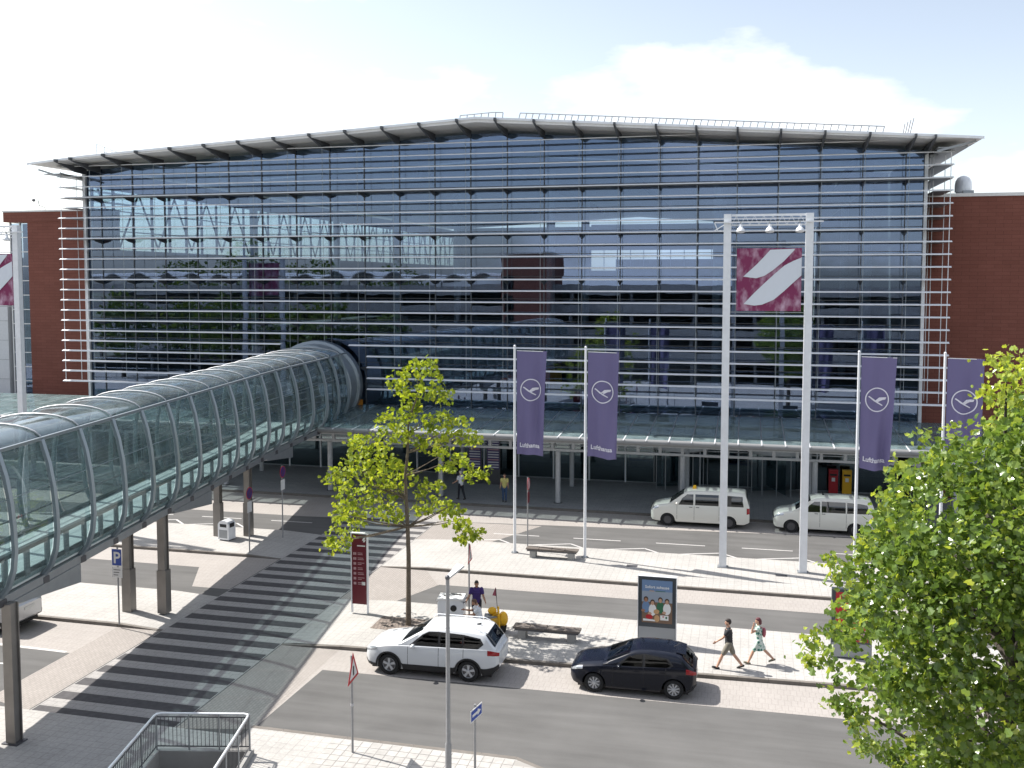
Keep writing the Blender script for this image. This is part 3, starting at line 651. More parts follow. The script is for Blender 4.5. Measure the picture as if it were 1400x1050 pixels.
for i in range(-6, 4):
    x = -10.7 + 7.3 * i
    if x < CX0: continue
    cp(MB().cyl((x, 55.85, KZ), (x, 55.85, 3.24), .16, 14), 'column', 'galv', 50); cp(MB().cyl((x, 60.6, KZ), (x, 60.6, 4.4), .15, 12), 'column', 'galv', 50)
    cp(MB().cyl((x, 55.85, KZ), (x, 55.85, KZ + .03), .26, 12), 'base_plate', 'steel_dk'); cp(MB().bar((x, 55.85, 4.06), (x, 53.3, 4.36), .12, .14), 'cantilever', 'steel_mid')
# ------------------------------------------------------------------ glass tube footbridge
mat('tube_floor', (.66, .71, .70), .45, noise=.06, nscale=2)
mat('rib_far', (.30, .35, .36), .5)
mat('rail_green', (.05, .075, .075), .5)
tb = thing('glass_tube_footbridge', 'curved glass tube footbridge with grey ribs running from lower left to the terminal', 'footbridge', (-23.7, 33.4, 0))
TBX, TBK = -16.82, -.1605; TL = math.hypot(TBK, 1); TD = Vector((TBK / TL, 1 / TL, 0)); TN = Vector((1 / TL, -TBK / TL, 0))
UC = -1.42
def flare(Y):                  # the tube widens where it meets the terminal
    t = max(0.0, min(1.0, (Y - 44.5) / 12.5)); return 1 + .42 * t * t * (3 - 2 * t)
def tpnt(Y, u, z, w=0.0):      # Y of the ring measured on the right bottom edge; w = offset along the axis
    u = UC + (u - UC) * flare(Y + w)
    return Vector((TBX + TBK * Y, Y, 0)) + TN * u + TD * w + Vector((0, 0, z))
SIDE = [(0, 4.35), (.30, 4.72), (.46, 5.2), (.52, 5.75), (.50, 6.4), (.44, 7.1), (.31, 7.85), (.10, 8.55)]
ROOF = [(UC + (.10 - UC) * math.cos(R(a)), 8.55 + .46 * math.sin(R(a))) for a in range(0, 181, 15)]
def mir(u): return 2 * UC - u
def bp_(mb, name, m, parent=None, smooth=False):
    o = mb.build(name, m, parent or tb, smooth)
    if parent is None: o.location = -tb.location
    return o
YS = [24.85 + 2.16 * n for n in range(-4, 16)]
def strip(Ya, Yb, prof, off, wa=.0, wb=.0):
    m = MB(); n = len(prof)
    for Y, w in ((Ya, wa), (Yb, wb)):
        for k in (0, 1):
            for (u, z) in prof:
                cu, cz = UC, 6.6; dx, dz = u - cu, z - cz; l = math.hypot(dx, dz)
                m.v.append(tuple(tpnt(Y, u + dx / l * (off - .012 * k), z + dz / l * (off - .012 * k), w)))
    a0, a1, b0, b1 = 0, n, 2 * n, 3 * n
    for i in range(n - 1):
        m.f += [(a0+i, a0+i+1, b0+i+1, b0+i), (a1+i, b1+i, b1+i+1, a1+i+1)]
        m.f += [(a0+i, a1+i, a1+i+1, a0+i+1), (b0+i, b0+i+1, b1+i+1, b1+i)]
    m.f += [(a0, b0, b1, a1), (a0+n-1, a1+n-1, b1+n-1, b0+n-1)]
    return m
LS = [(mir(u), z) for u, z in SIDE]
for i, Y in enumerate(YS):
    for prof in (SIDE, LS):
        path = [tpnt(Y, u, z) for u, z in prof]
        bp_(MB().sweep(path, [.10] * len(path), 6, ry=.095, up=TN), 'rib', 'steel_rib' if prof is SIDE else 'rib_far', None, 50)
        # small fixing shoe where the rib lands on the edge beam
        u, z = prof[0]; s_ = 1 if prof is SIDE else -1
        p = tpnt(Y, u + .04 * s_, z - .12); bp_(MB().cbox(p.x, p.y, p.z, .2, .26, .2), 'rib_shoe', 'steel_dk')
    bp_(MB().sweep([tpnt(Y, u, z + .02) for u, z in ROOF], .026, 6, up=(0, 0, 1)), 'roof_rib', 'galv', None, 50)
    if i < len(YS) - 1:
        Yb = YS[i + 1]
        bp_(strip(Y, Yb, SIDE, -.10, .06, -.06), 'side_pane', 'glass_tube', None, 60)
        bp_(strip(Y, Yb, LS, -.10, .06, -.06), 'side_pane', 'glass_tube', None, 60)
        bp_(strip(Y, Yb, ROOF, -.02, .04, -.04), 'roof_pane', 'glass_roof', None, 60)
Ya, Yb = YS[0], YS[-1] + 1.6
YL = YS + [Yb]
def lng(u, z, w, h, name, m):
    q = MB()
    for a, b in zip(YL[:-1], YL[1:]): q.bar(tpnt(a, u, z), tpnt(b, u, z), w, h)
    return bp_(q, name, m)
for s in (0, 1):
    f = (lambda u: u) if s == 0 else mir
    lng(f(.10), 8.58, .09, .10, 'shoulder_rail', 'steel_rib'); lng(f(-.02), 4.26, .26, .26, 'edge_beam', 'steel_mid')
    bp_(MB().sweep([tpnt(y, f(.33), 7.2) for y in YL], .014, 6), 'purlin', 'steel_rib')
    # parapet ledge and posts inside
    if s == 0:
        lng(f(-.02), 5.44, .16, .13, 'handrail', 'rail_green')
        nn_ = int((Yb - Ya) / 1.08)
        for i in range(nn_):
            Y = Ya + i * 1.08 + .3; p = tpnt(Y, f(.0), 0)
            bp_(MB().box(p.x - .035, p.x + .035, p.y - .09, p.y + .09, 4.6, 5.39), 'handrail_post', 'steel_mid')
    else: lng(f(-.1), 5.3, .05, .05, 'handrail', 'steel_dk')
    lng(f(-.05), 4.70, .06, .14, 'skirting', 'rail_green')
for a, b in zip(YL[:-1], YL[1:]): bp_(MB().prism([tpnt(a, -.02, 4.42), tpnt(b, -.02, 4.42), tpnt(b, mir(-.02), 4.42), tpnt(a, mir(-.02), 4.42)], (0, 0, .2)), 'floor_slab', 'tube_floor')
for i, Y in enumerate(YS): bp_(MB().bar(tpnt(Y, -.1, 4.3), tpnt(Y, mir(-.1), 4.3), .14, .22), 'cross_beam', 'steel_mid')
bp_(MB().cyl(tpnt(Ya, UC, 4.22), tpnt(Yb, UC, 4.22), .14, 8), 'service_pipe', 'steel_mid')
# haunched box girders beyond each support
for Yc in (22.9, 33.8, 44.9):
    y0, y1 = Yc + .1, Yc + 3.9
    for u in (-.06, -1.6):
        A, B = tpnt(y0, u, 4.14), tpnt(y1, u, 4.14)
        bp_(MB().prism([A - TN * .2, B - TN * .2, B - TN * .2 + Vector((0, 0, -.62)), A - TN * .2 + Vector((0, 0, -.1))], TN * .4), 'haunch', 'steel_mid')
# supports
cols_ = [(-20.25, 22.85, 0), (-21.75, 22.6, 0), (-22.4, 33.5, 1), (-23.87, 33.32, 1), (-24.93, 44.83, 1), (-26.44, 44.46, 1)]
for x, y, sh in cols_:
    bp_(MB().box(x - .10, x + .10, y - .12, y + .12, KZ, 4.2), 'column', 'steel_brown')
    for s in (-1, 1): bp_(MB().box(x - .155, x + .155, y + s * .14 - .02, y + s * .14 + .02, KZ, 4.2), 'column_flange', 'steel_brown')
    if sh: bp_(MB().box(x - .20, x + .20, y - .18, y + .18, KZ, 1.85), 'column_sleeve', 'steel_brown')
    else: bp_(MB().box(x - .26, x + .26, y - .22, y + .22, KZ, KZ + .03), 'base_plate', 'steel_dk')
# collar where the tube enters the facade
c = tpnt(58.4, UC, 6.35); ring = []
m = MB(); prof = [(1.0, -.9), (1.05, -.85), (1.05, .75), (1.12, .8), (1.12, 1.6), (.99, 1.6), (.99, -.9)]
K = 48; n0 = 0
for j in range(K):
    a = 2 * math.pi * j / K
    for s_, w in prof: m.v.append(tuple(c + TN * (2.72 * s_ * math.cos(a)) + Vector((0, 0, 2.66 * s_ * math.sin(a))) + TD * w))
P_ = len(prof)
for j in range(K):
    for q in range(P_): m.f.append((j * P_ + q, ((j + 1) % K) * P_ + q, ((j + 1) % K) * P_ + (q + 1) % P_, j * P_ + (q + 1) % P_))
bp_(m, 'collar', 'steel_rib', None, 35)
# ------------------------------------------------------------------ masts, banners, flags
def make_mast(label):
    t = thing('banner_mast', label, 'mast', (.93, 45, KZ), group='twin-leg banner masts on the far island')
    H_ = 16.22
    for x in (-1.78, 1.78):
        MB().box(x - .165, x + .165, -.15, .15, 0, H_).build('leg', 'steel_white', t)
        MB().box(x - .24, x + .24, -.22, .22, -.0, .035).build('base_plate', 'steel_mid', t)
    MB().bar((-1.6, 0, H_ - .06), (1.6, 0, H_ - .06), .1, .1).build('top_beam', 'steel_white', t); MB().bar((-1.6, 0, H_ - .5), (1.6, 0, H_ - .5), .07, .07).build('top_beam', 'steel_white', t)
    MB().bar((-2.35, -.22, H_ - .38), (2.35, -.22, H_ - .38), .1, .06).build('lamp_arm', 'steel_white', t)
    m = MB()
    for i in range(8): m.bar((-1.6 + .4 * i, 0, H_ - .5), (-1.4 + .4 * i, 0, H_ - .08), .02, .02); m.bar((-1.4 + .4 * i, 0, H_ - .08), (-1.2 + .4 * i, 0, H_ - .5), .02, .02)
    m.build('lattice', 'steel_lt', t)
    for x in (-1.2, .06, 1.35):
        l = MB().lathe((x, -.3, H_ - .82), (0, .25, 1), [(.2, 0), (.17, .12), (.09, .2), (.08, .34)], 12).build('spotlight', 'steel_lt', t, True); MB().bar((x, -.24, H_ - .5), (x, -.28, H_ - .38), .05, .05).build('yoke', 'steel_mid', l)
    m = MB().bar((-2.35, -.22, H_ - .4), (-2.2, -.2, H_ - .75), .04, .04).bar((-2.2, -.2, H_ - .75), (-1.8, 0, H_ - .75), .04, .04).bar((-2.35, -.22, H_ - .75), (-1.8, 0, H_ - .4), .03, .03); m.build('bracket', 'steel_white', t)
    for z in (14.75, 11.8): MB().bar((-1.62, 0, z), (1.62, 0, z), .03, .03).build('banner_rope', 'steel_mid', t)
    return t
m = mat('banner_cloth', (.22, .035, .10), .75)
t_ = m.node_tree; g = t_.nodes.new('ShaderNodeTexCoord'); mpn = t_.nodes.new('ShaderNodeMapping'); mpn.inputs['Scale'].default_value = (1.6, 1, .9)
n_ = t_.nodes.new('ShaderNodeTexNoise'); n_.inputs['Scale'].default_value = 1.6; n_.inputs['Detail'].default_value = 7; cr = t_.nodes.new('ShaderNodeValToRGB')
cr.color_ramp.elements[0].position = .47; cr.color_ramp.elements[0].color = (.19, .022, .085, 1); cr.color_ramp.elements[1].position = .80; cr.color_ramp.elements[1].color = (.55, .40, .50, 1)
t_.links.new(g.outputs['Object'], mpn.inputs['Vector']); t_.links.new(mpn.outputs['Vector'], n_.inputs['Vector']); t_.links.new(n_.outputs['Fac'], cr.inputs['Fac']); t_.links.new(cr.outputs['Color'], t_.nodes['Principled BSDF'].inputs['Base Color'])
mat('banner_white', (.62, .66, .72), .75)
def make_banner(label):
    b = thing('logo_banner', label, 'banner', (.99, 44.98, 11.98), group='square logo banners')
    W, H_ = 2.82, 2.82
    MB().grid(lambda u, v: (-W/2 + W*u, .03 * math.sin(u * 7 + v * 2), H_ * v), 24, 12).build('cloth', 'banner_cloth', b, 'all')
    def sh(pts):
        m = MB(); n = len(pts)
        f = lambda u, v: (-W/2 + W*u, .03 * math.sin(u * 7 + (1 - v) * 2) - .012, H_ * (1 - v))
        c = (sum(p[0] for p in pts) / n, sum(p[1] for p in pts) / n)
        m.quad(*[f(*p) for p in pts]); return m
    # two stroke shapes, cut into quads so they follow the cloth
    top1 = [(.106, .45), (.305, .262), (.41, .15), (.517, .027), (.70, .02), (.887, .013)]; bot1 = [(.106, .452), (.305, .479), (.43, .44), (.55, .36), (.728, .208), (.889, .03)]
    top2 = [(.12, .885), (.28, .71), (.43, .56), (.58, .415), (.74, .274), (.88, .20), (.998, .15)]; bot2 = [(.12, .89), (.28, .915), (.40, .90), (.58, .82), (.74, .68), (.88, .545), (.998, .435)]
    for tp_, bt in ((top1, bot1), (top2, bot2)):
        m = MB(); f = lambda u, v: (-W/2 + W*u, .03 * math.sin(u * 7 + (1 - v) * 2) - .035, H_ * (1 - v))
        for i in range(len(tp_) - 1): m.quad(f(*bt[i]), f(*bt[i+1]), f(*tp_[i+1]), f(*tp_[i]))
        m.build('logo_stroke', 'banner_white', b)
    return b
ms = make_mast('tall twin-leg banner mast with three spotlights in front of the glass terminal')
bn = make_banner('magenta banner with two white diagonal strokes on the right-hand mast')
ml = copy_tree(ms); ml.location.x -= 41.35; ml['label'] = 'twin-leg banner mast at the left edge behind the glass tube'
bl = copy_tree(bn); bl.location.x -= 41.35; bl['label'] = 'magenta and white banner cut off by the left edge of the photo'
mat('flag_cloth', (.15, .132, .262), .8); mat('flag_white', (.70, .69, .76), .8)
def make_flag(x, label, seed, sway):
    pl = thing('flagpole', None, None)
    f = thing('airline_flag', label, 'flag', (x + .1, 45, 5.0), group='violet airline flags on white poles')
    W, H_ = 1.48, 4.98; rnd = random.Random(seed); ph = [rnd.uniform(0, 6.28) for _ in range(4)]
    def fold(u, v):              # u across 0..1, v up 0..1 ; loose at the free lower corner
        k = (1 - v) ** .8 * .75 + .12
        return k * (.15 * math.sin(u * 8.5 + ph[0] + v * 2) + .075 * math.sin(u * 15 + ph[1] - v * 3)) * (.3 + u)
    def P(u, v): return Vector((W * u * (1 - .07 * (1 - v) * u) - sway * u * (1 - v), fold(u, v), H_ * v - .10 * u * (1 - v) + .03 * math.sin(u * 5 + ph[2]) * (1 - v)))
    MB().grid(lambda u, v: P(u, v), 30, 40).build('cloth', 'flag_cloth', f, 'all')
    def onto(x_, z_): p = P(x_ / W, z_ / H_); return (p.x, p.y - .022, p.z)
    cx, cz, r = .72, 3.12, .52; m = MB(); K = 40
    for j in range(K):
        a0, a1 = 2 * math.pi * j / K, 2 * math.pi * (j + 1) / K
        m.quad(onto(cx + (r-.035)*math.cos(a0), cz + (r-.035)*math.sin(a0)), onto(cx + (r+.015)*math.cos(a0), cz + (r+.015)*math.sin(a0)), onto(cx + (r+.015)*math.cos(a1), cz + (r+.015)*math.sin(a1)), onto(cx + (r-.035)*math.cos(a1), cz + (r-.035)*math.sin(a1)))
    m.build('logo_ring', 'flag_white', f)
    m = MB()
    def poly(pts): m.quad(*[onto(cx + r * a, cz + r * b) for a, b in pts])
    poly([(-.78, .22), (-.68, .30), (-.52, .20), (-.58, .10)]); poly([(-.58, .10), (-.52, .20), (-.12, -.06), (-.28, -.12)]); poly([(-.28, -.12), (-.12, -.06), (.14, -.22), (.02, -.28)]); poly([(.02, -.28), (.14, -.22), (.52, -.43), (.46, -.50)])
    poly([(-.20, -.12), (.02, .06), (.26, -.10), (.04, -.22)]); poly([(.02, .06), (.18, .20), (.46, .0), (.26, -.10)]); poly([(.18, .20), (.50, .23), (.62, .03), (.46, .0)]); poly([(.50, .23), (.80, .24), (.72, .05), (.62, .03)])
    m.build('crane_emblem', 'flag_white', f)
    tm = text_mesh('Lufthansa', .29, 'flag_white', .0, 'CENTER', .008)
    for v in tm.vertices: q = onto(.70 + v.co.x, .36 + v.co.y); v.co = q
    link('lettering', tm, f)
    MB().bar((0, 0, H_ + .01), (W, 0, H_ - .02), .025, .03).build('top_spar', 'steel_lt', f)
    bpy.data.objects.remove(pl)
    pl = thing('flagpole', None, 'flagpole', (x, 45, KZ), group='white flagpoles on the far island')
    MB().sweep([(0, 0, 0), (0, 0, 5), (0, 0, 10.05)], [.075, .065, .055], 12).build('pole', 'steel_white', pl, True); MB().cyl((0, 0, 0), (0, 0, .04), .17, 12).build('base_plate', 'steel_mid', pl); MB().ball((0, 0, 10.08), .065, seg=10, rings=6).build('finial', 'steel_white', pl, True)
    return f, pl
for x, lf, lp, sd, sw_ in ((-10.75, 'violet flag with a white crane emblem, leftmost of the four, left of the bench', 'white pole of the leftmost violet flag, left of the far bench', 1, .10),
                      (-7.3, 'violet crane flag right of the far bench, second from the left', 'white flagpole at the right end of the far bench', 2, .03),
                      (4.92, 'violet crane flag just right of the twin-leg mast', 'white flagpole in front of the rear taxi van', 3, .16),
                      (8.45, 'violet crane flag half hidden by the big tree at right', 'white flagpole rising behind the big tree at right', 4, -.02)):
    f, pl = make_flag(x, lf, sd, sw_); pl['label'] = lp

# ------------------------------------------------------------------ benches
def bench(x, y, label):
    t = thing('bench', label, 'bench', (x, y, KZ), group='backless slatted benches')
    for i in range(4):
        for j in range(3):
            MB().box(-1.25 + i * .63, -1.25 + i * .63 + .61, -.23 + j * .16, -.23 + j * .16 + .145, .39, .45).build('slat', 'wood', t)
    MB().box(-1.2, 1.2, -.2, -.14, .31, .389).build('beam', 'steel_dk', t); MB().box(-1.2, 1.2, .14, .2, .31, .389).build('beam', 'steel_dk', t)
    for s in (-.92, .92): MB().prism([(s - .14, -.2, 0), (s + .14, -.2, 0), (s + .14, .2, 0), (s - .14, .2, 0)], (0, 0, .31)).build('foot', 'concrete', t)
    return t
bench(-8.8, 44.55, 'dark slatted backless bench between the two left violet flags')
bench(-6.95, 34.25, 'dark slatted backless bench behind the white and black parked cars')

# ------------------------------------------------------------------ litter bin
t = thing('litter_bin', 'stainless steel hooded litter bin beside the footbridge columns', 'bin', (-25.62, 43.85, KZ), R(-8))
MB().box(-.33, .33, -.28, .28, .06, .62).build('body', 'steel_lt', t); MB().box(-.26, .26, -.22, .22, 0, .06).build('plinth', 'steel_dk', t)
MB().prism([(-.33, -.28, .622), (.33, -.28, .622), (.33, -.28, .84), (.24, -.28, .97), (.1, -.28, 1.03), (-.1, -.28, 1.03), (-.24, -.28, .97), (-.33, -.28, .84)], (0, .56, 0)).build('hood', 'steel_lt', t)
MB().box(-.2, .2, -.286, -.278, .70, .86).build('slot', 'black', t); MB().box(-.25, .25, -.284, -.281, .14, .56).build('door', 'steel_mid', t); MB().box(.331, .336, -.18, .18, .68, .9).build('slot', 'black', t)

# ------------------------------------------------------------------ totem sign
t = thing('totem_sign', 'maroon wayfinding totem with white pictograms beside the young tree', 'sign', (-14.78, 35.3, KZ))
MB().box(-.31, .31, -.05, .05, .36, 3.16).build('panel', 'maroon', t)
for s in (-1, 1): MB().box(s * .335 - .022, s * .335 + .022, -.06, .06, 0, 3.2).build('post', 'steel_lt', t)
MB().box(-.36, .36, -.065, .065, 3.2, 3.24).build('cap', 'steel_lt', t)
def fl(x0, x1, z0, z1, name='print', m='paper'): return MB().box(x0, x1, -.056, -.0505, z0, z1).build(name, m, t)
MB().quad((.13, -.056, 2.94), (.22, -.056, 2.94), (.29, -.056, 3.08), (.2, -.056, 3.08)).build('emblem', 'paper', t); MB().quad((.17, -.056, 2.88), (.24, -.056, 2.88), (.29, -.056, 2.98), (.22, -.056, 2.98)).build('emblem', 'paper', t)
fl(-.08, .26, 2.70, 2.745); mat('print_dim', (.42, .26, .28), .6)
for i in range(7):
    z = 2.40 - i * .2
    for dx in ((-.25, -.19), (-.18, -.12)) if i < 2 else ((-.24, -.13),): fl(dx[0], dx[1], z - .05, z + .05, 'pictogram', 'print_dim')
    fl(-.06, .14 + .04 * (i % 3), z + .02, z + .045, 'print', 'print_dim'); fl(-.06, .10 + .05 * ((i + 1) % 3), z - .04, z - .015, 'print', 'print_dim')
fl(.10, .25, 1.14, 1.27, 'pictogram')

# ------------------------------------------------------------------ poster stands
mat('poster_sky', (.15, .24, .40), .35); mat('poster_sky2', (.29, .34, .41), .35); mat('poster_frame', (.045, .055, .065), .35); mat('poster_skin', (.50, .30, .20), .5); mat('poster_skin2', (.34, .17, .10), .5); mat('poster_hair', (.05, .03, .02), .5)
mat('poster_green', (.03, .14, .07), .5); mat('poster_warm', (.52, .31, .15), .5); mat('poster_brown', (.17, .105, .07), .5); mat('poster_base', (.27, .285, .30), .4)
t = thing('poster_stand', 'upright glass-fronted advertising stand with group photo poster behind the black car', 'poster stand', (-2.97, 34.85, KZ))
MB().box(-.68, .68, -.12, .12, 0, 2.46).build('case', 'poster_frame', t); MB().box(-.70, -.681, -.13, .13, 0, 2.48).build('edge_trim', 'steel_white', t); MB().box(.681, .70, -.13, .13, 0, 2.48).build('edge_trim', 'steel_white', t); MB().box(-.70, .70, -.13, .13, 2.481, 2.5).build('edge_trim', 'steel_white', t)
MB().box(-.66, .66, -.128, -.121, .05, .62).build('base_panel', 'poster_base', t)
po = MB().box(-.55, .55, -.126, -.1205, .78, 2.36).build('poster', 'poster_sky2', t)
def pf(pts, m, d): return MB().prism([(x, -.126 - .0012 * d, z) for x, z in pts], (0, .001, 0)).build('print', m, po)
def pe(cx, cz, rx, rz, m, d): return pf([(cx + rx * math.cos(a * math.pi / 8), cz + rz * math.sin(a * math.pi / 8)) for a in range(16)], m, d)
pf([(-.55, 1.95), (.55, 1.95), (.55, 2.36), (-.55, 2.36)], 'poster_sky', 1)
pf([(-.55, .78), (.55, .78), (.55, 1.55), (-.55, 1.55)], 'poster_brown', 1)
for i, (cx, cz, sk_, sh_) in enumerate(((-.40, 1.62, 'poster_skin2', 'poster_sky'), (-.16, 1.52, 'poster_skin', 'paper'), (.12, 1.62, 'poster_skin', 'poster_green'), (.36, 1.58, 'poster_skin', 'paper'))):
    pe(cx, cz - .26, .14, .22, sh_, 2 + i * .2); pe(cx, cz + .03, .085, .10, 'poster_hair', 3); pe(cx, cz - .005, .06, .078, sk_, 4)
    pe(cx - .1, cz - .4, .07, .05, sk_, 4)
pe(-.28, 1.0, .13, .09, 'red', 5); pe(-.02, 1.2, .1, .09, 'poster_warm', 5); pe(.0, .95, .1, .13, 'poster_warm', 5); pf([(-.5, .84), (-.05, .84), (-.08, .9), (-.5, .92)], 'paper', 5)
pf([(.12, .9), (.42, .9), (.42, 1.08), (.12, 1.08)], 'paper', 6); pf([(.2, 1.01), (.26, 1.01), (.26, 1.05), (.2, 1.05)], 'red', 7); pe(.34, 1.0, .035, .045, 'poster_green', 7)
tm = text_mesh('Sofort zuhause', .145, 'paper', .0005, 'CENTER', .003); tx = link('lettering', tm, po); tx.location = (0, -.1295, 2.06); tx.rotation_euler = (R(90), 0, 0)
pf([(-.28, 1.95), (-.1, 1.95), (-.1, 1.975), (-.28, 1.975)], 'poster_warm', 4); pf([(-.06, 1.95), (.3, 1.95), (.3, 1.972), (-.06, 1.972)], 'poster_green', 4)
t = thing('poster_stand', 'advertising stand with a red poster, mostly hidden behind the big tree', 'poster stand', (3.78, 35.05, KZ))
MB().box(-.68, .68, -.12, .12, 0, 2.46).build('case', 'poster_frame', t); po = MB().box(-.55, .55, -.128, -.1205, .62, 2.36).build('poster', 'red', t)
for x0, x1, z0, z1, m_ in ((-.45, .3, 2.0, 2.08, 'paper'), (-.45, .1, 1.84, 1.9, 'paper'), (-.2, .4, 1.5, 1.56, 'paper'), (-.5, .5, .68, 1.05, 'print_dim'), (-.1, .3, .8, 1.0, 'paper')): MB().box(x0, x1, -.132, -.1285, z0, z1).build('print', m_, po)
MB().box(-.66, .66, -.128, -.121, .05, .55).build('base_panel', 'poster_base', t)

# ------------------------------------------------------------------ lamp post and traffic signs
p = Vector((-7.42, 23.55, KZ)); top = atY(616, 790, p.y)
t = thing('street_lamp', 'slim grey street lamp with tilted flat head in front of the white car', 'street lamp', tuple(p))
hz = top.z - KZ
MB().sweep([(0, 0, 0), (0, 0, 1.1), (0, 0, 1.15), (0, 0, hz)], [.085, .085, .062, .048], 12).build('pole', 'pole_grey', t, True); MB().ball((0, 0, hz), .07, seg=10, rings=6).build('joint', 'steel_dk', t, True)
a, b = Vector((.02, .02, hz - .02)), Vector((.24, .42, hz + .20)); d = (b - a).normalized(); sd = Vector((d.y, -d.x, 0)).normalized(); up_ = sd.cross(d)
MB().prism([a - sd * .06, a + sd * .06, b + sd * .13, b - sd * .13], up_ * .05).build('lamp_head', 'galv', t); MB().prism([a.lerp(b, .35) - sd * .07 - up_ * .012, a.lerp(b, .35) + sd * .07 - up_ * .012, b.lerp(a, .05) + sd * .11 - up_ * .012, b.lerp(a, .05) - sd * .11 - up_ * .012], up_ * .01).build('lens', 'paper', t)
mat('sign_red', (.40, .015, .02), .45); mat('sign_white', (.62, .62, .62), .45)
def sign_pole(loc, h, label, rz=0, cat='traffic sign'):
    t = thing('traffic_sign', label, cat, loc, rz); MB().cyl((0, 0, 0), (0, 0, h), .032, 8).build('pole', 'pole_grey', t, True); return t
def tri_plate(t, zc, s=.9, border=.075, sym=True):       # plate facing +X with a red rim
    h = s * .866
    A = lambda k, x: [(x, -s/2*k, zc - h/3*k), (x, s/2*k, zc - h/3*k), (x, 0, zc + 2*h/3*k)]
    MB().prism(A(1, .036), (.012, 0, 0)).build('rim', 'sign_red', t); MB().prism(A(1 - border * 4.2, .0485), (.003, 0, 0)).build('face', 'sign_white', t)
    MB().prism(A(1, .033), (.002, 0, 0)).build('back', 'galv', t)
    if sym: MB().box(.052, .055, -.05, .05, zc - .12, zc + .14).build('symbol', 'black', t)
p = Vector((-10.55, 24.55, KZ)); t = sign_pole(tuple(p), 2.8, 'triangular red-rimmed warning sign on a thin pole, left of the white car', R(4)); tri_plate(t, 2.36)
MB().cyl((0, 0, 1.35), (0, 0, 1.42), .042, 8).build('clamp', 'galv', t)
p = Vector((-6.72, 23.65, KZ)); tz = atY(651, 964, p.y).z
t = sign_pole(tuple(p), tz - KZ + .02, 'small blue arrow sign on a thin pole at the bottom of the photo', R(-11))
zc = tz - KZ - .2; MB().box(.034, .046, -.33, .33, zc - .16, zc + .16).build('plate', 'sign_white', t); MB().box(.0465, .05, -.30, .30, zc - .13, zc + .13).build('face', 'sign_blue', t)
MB().prism([(.0505, -.24, zc - .035), (.0505, .06, zc - .035), (.0505, .06, zc - .09), (.0505, .25, zc), (.0505, .06, zc + .09), (.0505, .06, zc + .035), (.0505, -.24, zc + .035)], (.002, 0, 0)).build('symbol', 'sign_white', t)
t = sign_pole((-23.28, 31.85, KZ), 3.02, 'blue parking sign with white P beside the footbridge columns')
MB().box(-.22, .22, -.05, -.038, 2.32, 2.98).build('plate', 'sign_white', t); MB().box(-.2, .2, -.054, -.0505, 2.34, 2.96).build('face', 'sign_blue', t)
tx = link('letter', text_mesh('P', .62, 'sign_white', .001, 'CENTER', .012), t); tx.location = (0, -.056, 2.43); tx.rotation_euler = (R(90), 0, 0)
MB().box(-.22, .22, -.05, -.038, 1.86, 2.27).build('supplementary_plate', 'sign_white', t)
for i in range(3): MB().box(-.15, .15 - .05 * i, -.053, -.0505, 2.15 - .1 * i, 2.18 - .1 * i).build('print', 'steel_dk', t)
mat('sign_violet', (.045, .022, .14), .5)
def stop_sign(x, y, h, label, c1, c2):
    t = sign_pole((x, y, KZ), h, label, 0)
    MB().lathe((.036, 0, h - .32), (1, 0, 0), [(.30, 0), (.30, .012)], 24).build('rim', 'sign_red', t); MB().lathe((.0485, 0, h - .32), (1, 0, 0), [(.262, 0), (.262, .003)], 24).build('face', c1, t)
    MB().bar((.053, -.17, h - .49), (.053, .17, h - .15), .05, .004, (1, 0, 0)).build('slash', 'maroon', t)
    MB().box(.036, .048, -.21, .21, h - 1.25, h - .72).build('supplementary_plate', c2, t)
stop_sign(-23.0, 44.85, 3.75, 'round no-stopping sign with white plate on a pole nearest the canopy at left', 'sign_violet', 'sign_white')
stop_sign(-23.3, 41.96, 3.25, 'round no-stopping sign with white plate beside the steel litter bin', 'sign_violet', 'sign_white')
stop_sign(-10.23, 45.55, 3.62, 'pink and maroon sign on a thin pole next to the leftmost flagpole', 'print_dim', 'maroon')
t = sign_pole((-10.25, 35.3, KZ), 3.1, 'triangular warning sign seen edge-on above the silver cart', R(4)); tri_plate(t, 2.62, .8)

# ------------------------------------------------------------------ post boxes at the terminal front
for x, m_, lab, nm in ((5.42, 'red', 'red vending pillar beside the yellow box at the terminal front', 'vending_pillar'), (6.22, 'yellow', 'yellow post box by the terminal front, right of the red pillar', 'post_box')):
    t = thing(nm, lab, 'post box' if nm == 'post_box' else 'vending machine', (x, 62.05, KZ))
    MB().box(-.27, .27, -.2, .2, .12, 1.5).build('body', m_, t); MB().box(-.22, .22, -.16, .16, 0, .12).build('plinth', 'steel_dk', t)
    MB().prism([(-.28, -.21, 1.501), (.28, -.21, 1.501), (.28, -.19, 1.58), (-.28, -.19, 1.58)], (0, .4, 0)).build('lid', m_, t)
    MB().box(-.2, .2, -.206, -.2005, 1.2, 1.32).build('slot', 'black', t); MB().box(-.1, .1, -.208, -.2005, .85, 1.08).build('notice', 'paper', t)
# departure boards under the canopy
for x, lab in ((-17.0, 'departure board with white rows, left one behind the young tree'), (-15.75, 'departure board with white rows, right one behind the young tree')):
    t = thing('departure_board', lab, 'display board', (x, 60.0, KZ)); MB().box(-.45, .45, -.05, .05, 0, 3.0).build('case', 'steel_dk', t)
    MB().box(-.4, .4, -.056, -.0505, 1.0, 2.95).build('screen', 'sign_violet', t)
    for i in range(11): MB().box(-.36, .36, -.06, -.0565, 1.08 + i * .165, 1.16 + i * .165).build('row', 'print_dim' if i % 4 == 3 else 'clad_grey', t)
